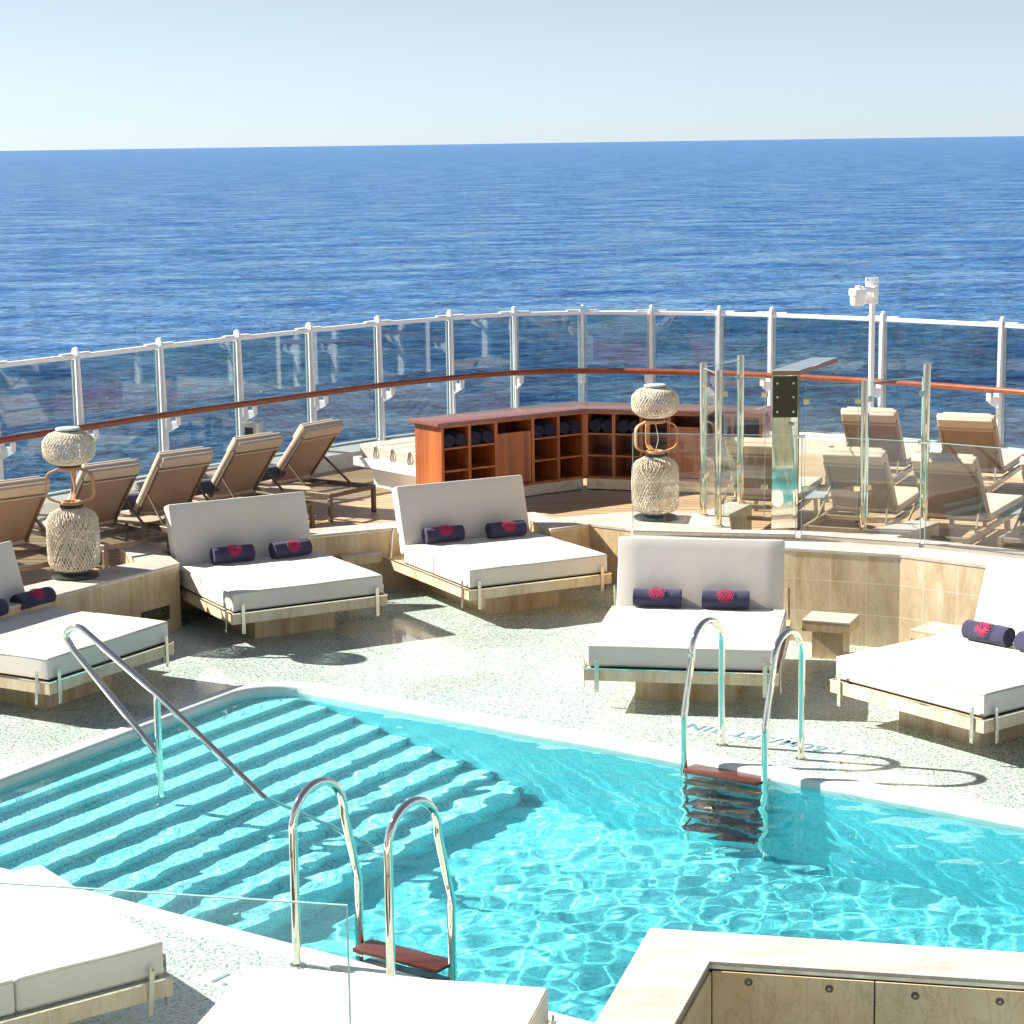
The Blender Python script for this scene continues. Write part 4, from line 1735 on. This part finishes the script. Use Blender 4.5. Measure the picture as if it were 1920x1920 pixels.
# towels on the left loungers
LT = [((-2.36, 21.83), 54, 'dark navy rolled towel on the lounger nearest the white bench'),
      ((-2.94, 20.93), 47, 'dark navy rolled towel on the lounger in front of the control box'),
      ((-3.53, 20.10), 42, 'dark navy rolled towel on the lounger between the two round tables')]
for i, ((x, y), a, lab) in enumerate(LT):
    t_ = rollB if i == 0 else copy_tree(rollB)
    t_.location = (x - math.sin(R(a)) * 0.14 - math.cos(R(a)) * 0.08, y + math.cos(R(a)) * 0.14 - math.sin(R(a)) * 0.08, ZD + 0.365 + 0.082)
    t_.rotation_euler = (R(20 * i), 0, R(a))
    tag(t_, lab, 'towel', 'rolled towels on the loungers')


# ------------------------------------------------------------------ round side tables
def round_table(label, x, y, mat, h=0.30, r=0.235):
    th = thing('round_table', label, 'side table', (x, y, ZD), 0.4, 'round side tables')
    mb = MB()
    mb.lathe([(r - 0.004, h - 0.012), (r, h - 0.009), (r, h - 0.003), (r - 0.004, h)], 44)
    mb.build('table_top', mat, th)
    for k in range(3):
        a = k * 2.094 + 0.5
        mb = MB()
        mb.bar((0.13 * math.cos(a), 0.13 * math.sin(a), h - 0.012), (0.15 * math.cos(a), 0.15 * math.sin(a), 0.0), 0.028, 0.028, up=(1, 0, 0))
        mb.build('leg', 'bronze_pale', th)
    return th


paint('window_glass', (0.02, 0.03, 0.035), 0.05)
paint('table_tan', (0.50, 0.40, 0.28), 0.4)
paint('table_grey', (0.34, 0.37, 0.36), 0.3)
round_table('round tan side table left of the lounger between, behind the left lantern', -3.52, 19.88, 'table_tan', 0.33)
round_table('round tan side table between the lounger nearest the bench and its neighbour', -2.26, 21.30, 'table_tan', 0.36)
round_table('round grey side table just right of the shower column', 2.93, 20.75, 'table_grey', 0.32)
round_table('round grey side table near the right edge, in front of the outer lounger', 4.60, 19.80, 'table_grey', 0.30)

# ------------------------------------------------------------------ pool ladders
PU = Vector((0.8055, -0.5927, 0))       # along the far edge
PN = Vector((-0.5927, -0.8055, 0))      # into the pool from the far edge


REACH = 0.50


def ladder(label, foot, along, inward, sep):
    th = thing('pool_ladder', label, 'pool ladder', (foot.x, foot.y, 0), 0, 'pool ladders')
    for k in (0, 1):
        b_ = along * sep * k
        up = Vector((0, 0, 1))
        tw_ = 0.40
        pts = [b_ + up * 0.0, b_ + up * 0.4]
        pts += [b_ + inward * (tw_ / 2 - tw_ / 2 * math.cos(math.pi * q / 14)) + up * (0.735 + tw_ / 2 * math.sin(math.pi * q / 14)) for q in range(15)]
        pts += arc_pts([pts[-1] - up * 0.02, b_ + inward * REACH + up * 0.33, b_ + inward * REACH - up * 1.5], [0, 0.25, 0], 6)
        mb = MB()
        mb.tube(pts, 0.0235, 16)
        rl_ = mb.build('handrail', 'chrome', th)
        mb = MB()
        mb.lathe([(0.042, 0.001), (0.042, 0.008), (0.028, 0.014)], 24, (b_.x, b_.y, 0))
        mb.build('foot_flange', 'chrome', rl_)
    for k in range(6):
        z = -0.042 - 0.24 * k
        mb = MB()
        rot = math.atan2(along.y, along.x)
        s = 1 if Matrix.Rotation(rot, 3, 'Z') @ Vector((0, 1, 0)) @ inward > 0 else -1
        M = Matrix.Translation(inward * REACH + Vector((0, 0, z))) @ Matrix.Rotation(rot, 4, 'Z')
        ya, yb = sorted((s * -0.10, s * 0.065))
        mb.box(0.025, sep - 0.025, ya, yb, -0.015, 0.015, 0.006, 2, M)
        tr = mb.build('step', 'step_wood', th)
        tr.cycles.is_caustics_receiver = True
    return th


ladder('chrome pool ladder with wooden steps on the far side of the pool', Vector((1.45, 14.50, 0)), Vector((0.8055, -0.5927, 0)), PN, 0.63)
ladder('chrome pool ladder with wooden steps on the near side of the pool', Vector((-1.15, 10.53, 0)), Vector((0.82, -0.5724, 0)), -PN, 0.62)

# slanting stair handrail
v_ = Vector((0.869, -0.495, 0))
post = Vector((-2.425, 14.03, 0))
th = thing('stair_handrail', 'chrome hairpin handrail slanting down into the shallow end over the pool steps', 'handrail', (post.x, post.y, 0))
up = Vector((0, 0, 1))
main_dir = v_ - up * 0.68
pts = [v_ * 1.72 + up * (0.555 - 0.70 * 1.72), up * 0.555, v_ * -0.66 + up * (0.555 + 0.62 * 0.66), v_ * -0.80 + up * 0.90, v_ * -0.71 + up * 0.78, up * 0.12]
mb = MB()
mb.tube(arc_pts(pts, [0, 0.5, 0.10, 0.05, 0.06, 0], 8), 0.0235, 16)
mb.build('rail', 'chrome', th)
mb = MB()
mb.tube([up * 0.54, up * -0.42], 0.0235, 16)
mb.build('post', 'chrome', th)

# ------------------------------------------------------------------ depth markings set in the deck mosaic


def marking(text, centre, xdir, size, label, w):
    a = math.atan2(xdir.y, xdir.x)
    th = thing('depth_marking', label, 'floor marking', (centre.x, centre.y, 0.0), a)
    mb = MB()
    mb.box(-w / 2, w / 2, -size * 0.62, size * 0.62, 0.001, 0.003)
    mb.build('pale_strip', 'marking_ground', th, smooth=False)
    cu = bpy.data.curves.new('lettering', 'FONT')
    cu.body = text
    cu.size = size * 1.25
    cu.align_x = 'CENTER'
    cu.align_y = 'CENTER'
    cu.space_character = 1.12
    cu.extrude = 0.0012
    cu.offset = 0.0035
    tmp = bpy.data.objects.new('lettering_curve', cu)
    COL.objects.link(tmp)
    bpy.context.view_layer.update()
    me_ = bpy.data.meshes.new_from_object(tmp)
    bpy.data.objects.remove(tmp)
    me_.name = 'lettering'
    me_.materials.clear()
    me_.materials.append(MATS['marking_grey'])
    lo = bpy.data.objects.new('lettering', me_)
    COL.objects.link(lo)
    lo.parent = th
    lo.location = (0, 0, 0.0055)
    return th


marking('1.60M/5FT 3IN', Vector((1.77, 14.64, 0)), -PU, 0.150, 'upside down depth marking 1.60M/5FT 3IN in the mosaic behind the far ladder', 1.52)
marking('1.60M/5FT 3IN', Vector((-1.06, 10.03, 0)), Vector((0.82, -0.5724, 0)), 0.145, 'depth marking beginning 1.6 in the mosaic between the two nearest day beds', 1.36)

# ------------------------------------------------------------------ foreground stone counter
cn = thing('stone_counter', 'travertine counter wall with pale top and round lights at the bottom right', 'counter', (0.8, 8.0, 0))
OFC = Vector((-0.8, -8.0, 0))
CT = 1.0
A0, A1 = Vector((0.545, 8.37, 0)), Vector((3.1, 7.80, 0))          # outer far edge
B0, B1 = Vector((0.755, 8.00, 0)), Vector((3.02, 7.51, 0))         # inner far edge
C0, C1 = Vector((-0.06, 6.2, 0)), Vector((0.20, 6.2, 0))         # near ends of left arm (outer, inner)
poly = [(A0.x, A0.y), (C0.x, C0.y), (C1.x, C1.y), (B0.x, B0.y), (B1.x, B1.y), (A1.x, A1.y)]
mb = MB()
mb.prism(poly, 0, CT - 0.026)
o_ = mb.build('wall_body', 'travertine_pale', cn, smooth=False)
o_.location = OFC
mb = MB()
mb.prism(offset(poly, 0.004), CT - 0.026, CT - 0.012)
o_ = mb.build('metal_trim', 'brushed_steel', cn, smooth=False)
o_.location = OFC
mb = MB()
mb.prism(offset(poly, 0.001), CT - 0.012, CT + 0.002, 0.002)
o_ = mb.build('top_slab', 'stone_top', cn, smooth=False)
o_.location = OFC
# inner panels facing the camera, each with round lights
bdv = (B1 - B0).normalized()
bnv = Vector((bdv.y, -bdv.x, 0))
M = Matrix((bdv, Vector((0, 0, 1)), bnv)).transposed().to_4x4()
M.translation = B0
paint('lamp_lens', (0.62, 0.55, 0.42), 0.2)
travertine('counter_stone', [(0.74, 0.50, 0.23), (0.86, 0.65, 0.36), (0.88, 0.72, 0.47)], (4, 4, 1.8), (0.19, 2.0), 0.3, 0.0015)
for xa, xb in ((0.012, 0.642), (0.648, 1.28), (1.286, 1.92)):
    mb = MB()
    mb.box(xa, xb, 0.02, CT - 0.034, 0.003, 0.012, 0.001, 1, M)
    o_ = mb.build('panel', 'counter_stone', cn, smooth=False)
    o_.location = OFC
mb = MB()
mb.box(0.0, 1.95, 0.02, CT - 0.030, 0.0005, 0.002, 0, 1, M)
o_ = mb.build('panel_backing', 'gap', cn, smooth=False)
o_.location = OFC
for xx, zz in ((0.155, 0.93), (0.47, 0.925), (0.80, 0.92), (1.12, 0.92)):
    c_ = M @ Vector((xx, zz, 0.012))
    mb = MB()
    for r0, r1, dz in ((0.0165, 0.0150, 0.003), (0.010, 0.009, 0.005)):
        ring0 = [mb.bm.verts.new(M @ Vector((xx + r0 * math.cos(t * math.pi / 12), zz + r0 * math.sin(t * math.pi / 12), 0.012))) for t in range(24)]
        ring1 = [mb.bm.verts.new(M @ Vector((xx + r1 * math.cos(t * math.pi / 12), zz + r1 * math.sin(t * math.pi / 12), 0.012 + dz))) for t in range(24)]
        for k in range(24):
            mb.bm.faces.new((ring0[k], ring0[(k + 1) % 24], ring1[(k + 1) % 24], ring1[k]))
        mb.bm.faces.new(ring1)
    o_ = mb.build('round_light', 'bronze_metal', cn)
    o_.location = OFC
    mb = MB()
    r2 = 0.005
    rg = [mb.bm.verts.new(M @ Vector((xx + r2 * math.cos(t * math.pi / 6), zz + r2 * math.sin(t * math.pi / 6), 0.0185))) for t in range(12)]
    mb.bm.faces.new(rg)
    l_ = mb.build('lens', 'lamp_lens', o_, smooth=False)
# panel on the left arm's inner face
cdv = (C1 - B0).normalized()
cnv = Vector((-cdv.y, cdv.x, 0))
M2 = Matrix((cdv, Vector((0, 0, 1)), -cnv if False else cnv)).transposed().to_4x4()
M2.translation = B0
mb = MB()
mb.box(0.02, 1.2, 0.02, CT - 0.034, 0.002, 0.011, 0.001, 1, M2)
o_ = mb.build('panel', 'counter_stone', cn, smooth=False)
o_.location = OFC

# ------------------------------------------------------------------ glass guard in front of the near day beds
gg = thing('glass_guard', 'clear frameless glass guard panel at the bottom left in front of the near day beds', 'glass barrier', (-1.2, 6.65, 0.6))
a, b_ = Vector((-2.1, 6.86, 0)), Vector((-0.548, 6.515, 0))
mb = MB()
mb.bar(a + Vector((0, 0, 1.25)), b_ + Vector((0, 0, 1.25)), 0.012, 1.10)
o_ = mb.build('glass_pane', 'clear_glass', gg, smooth=False)
o_.location = (1.2, -6.65, -0.6)
t = (b_ - a).normalized()
mb = MB()
mb.bar(a + Vector((0, 0, 1.8015)), b_ + Vector((0, 0, 1.8015)), 0.0122, 0.003)
mb.bar(b_ + t * 0.0015 + Vector((0, 0, 0.7)), b_ + t * 0.0015 + Vector((0, 0, 1.803)), 0.0122, 0.003, up=t)
o_ = mb.build('pane_edge', 'glass_edge', gg, smooth=False)
o_.location = (1.2, -6.65, -0.6)
mb = MB()
mb.bar(a + t * 0.36 + Vector((0, 0, 1.79)), a + t * 0.385 + Vector((0, 0, 1.79)), 0.03, 0.035, bev=0.003)
o_ = mb.build('clip', 'bronze_metal', gg)
o_.location = (1.2, -6.65, -0.6)
mb = MB()
mb.bar(a + Vector((0, 0, 0.65)), b_ + Vector((0, 0, 0.65)), 0.06, 0.10)
o_ = mb.build('base_channel', 'brushed_steel', gg)
o_.location = (1.2, -6.65, -0.6)

# ------------------------------------------------------------------ the ship's superstructure behind the camera (seen mirrored in glass and chrome)
sp_ = thing('ship_superstructure', 'white stepped ship superstructure rising behind the pool deck', 'superstructure', (0, -8.0, 0))
mb = MB()
mb.box(-9, 9, -4.0, 0.0, -1.7, 2.6)
mb.box(-9, 9, -4.0, -0.6, 2.75, 5.4)
mb.box(-9, 9, -4.0, -1.6, 5.6, 8.4)
mb.build('wall', 'superstructure_paint', sp_, smooth=False)
mb = MB()
mb.box(-9.2, 9.2, -4.0, 2.6, 2.6, 2.75)
mb.box(-9.2, 9.2, -4.0, 0.6, 5.4, 5.6)
mb.box(-9.2, 9.2, -4.0, 0.2, 8.4, 8.55)
mb.build('deck_slab', 'white_paint', sp_, smooth=False)
for i in range(8):
    x = -8.4 + i * 2.4
    for z0_, z1_, y_ in ((0.3, 2.2, 0.0), (3.2, 5.0, -0.6), (6.1, 7.9, -1.6)):
        mb = MB()
        mb.box(x - 0.95, x + 0.95, y_ - 0.02, y_ + 0.03, z0_, z1_)
        w_ = mb.build('window', 'window_glass', sp_, smooth=False)
for i in range(5):
    x = -8.4 + i * 4.2
    mb = MB()
    mb.box(x - 0.09, x + 0.09, 2.3, 2.48, 0.0, 2.6)
    mb.build('pillar', 'white_paint', sp_, smooth=False)
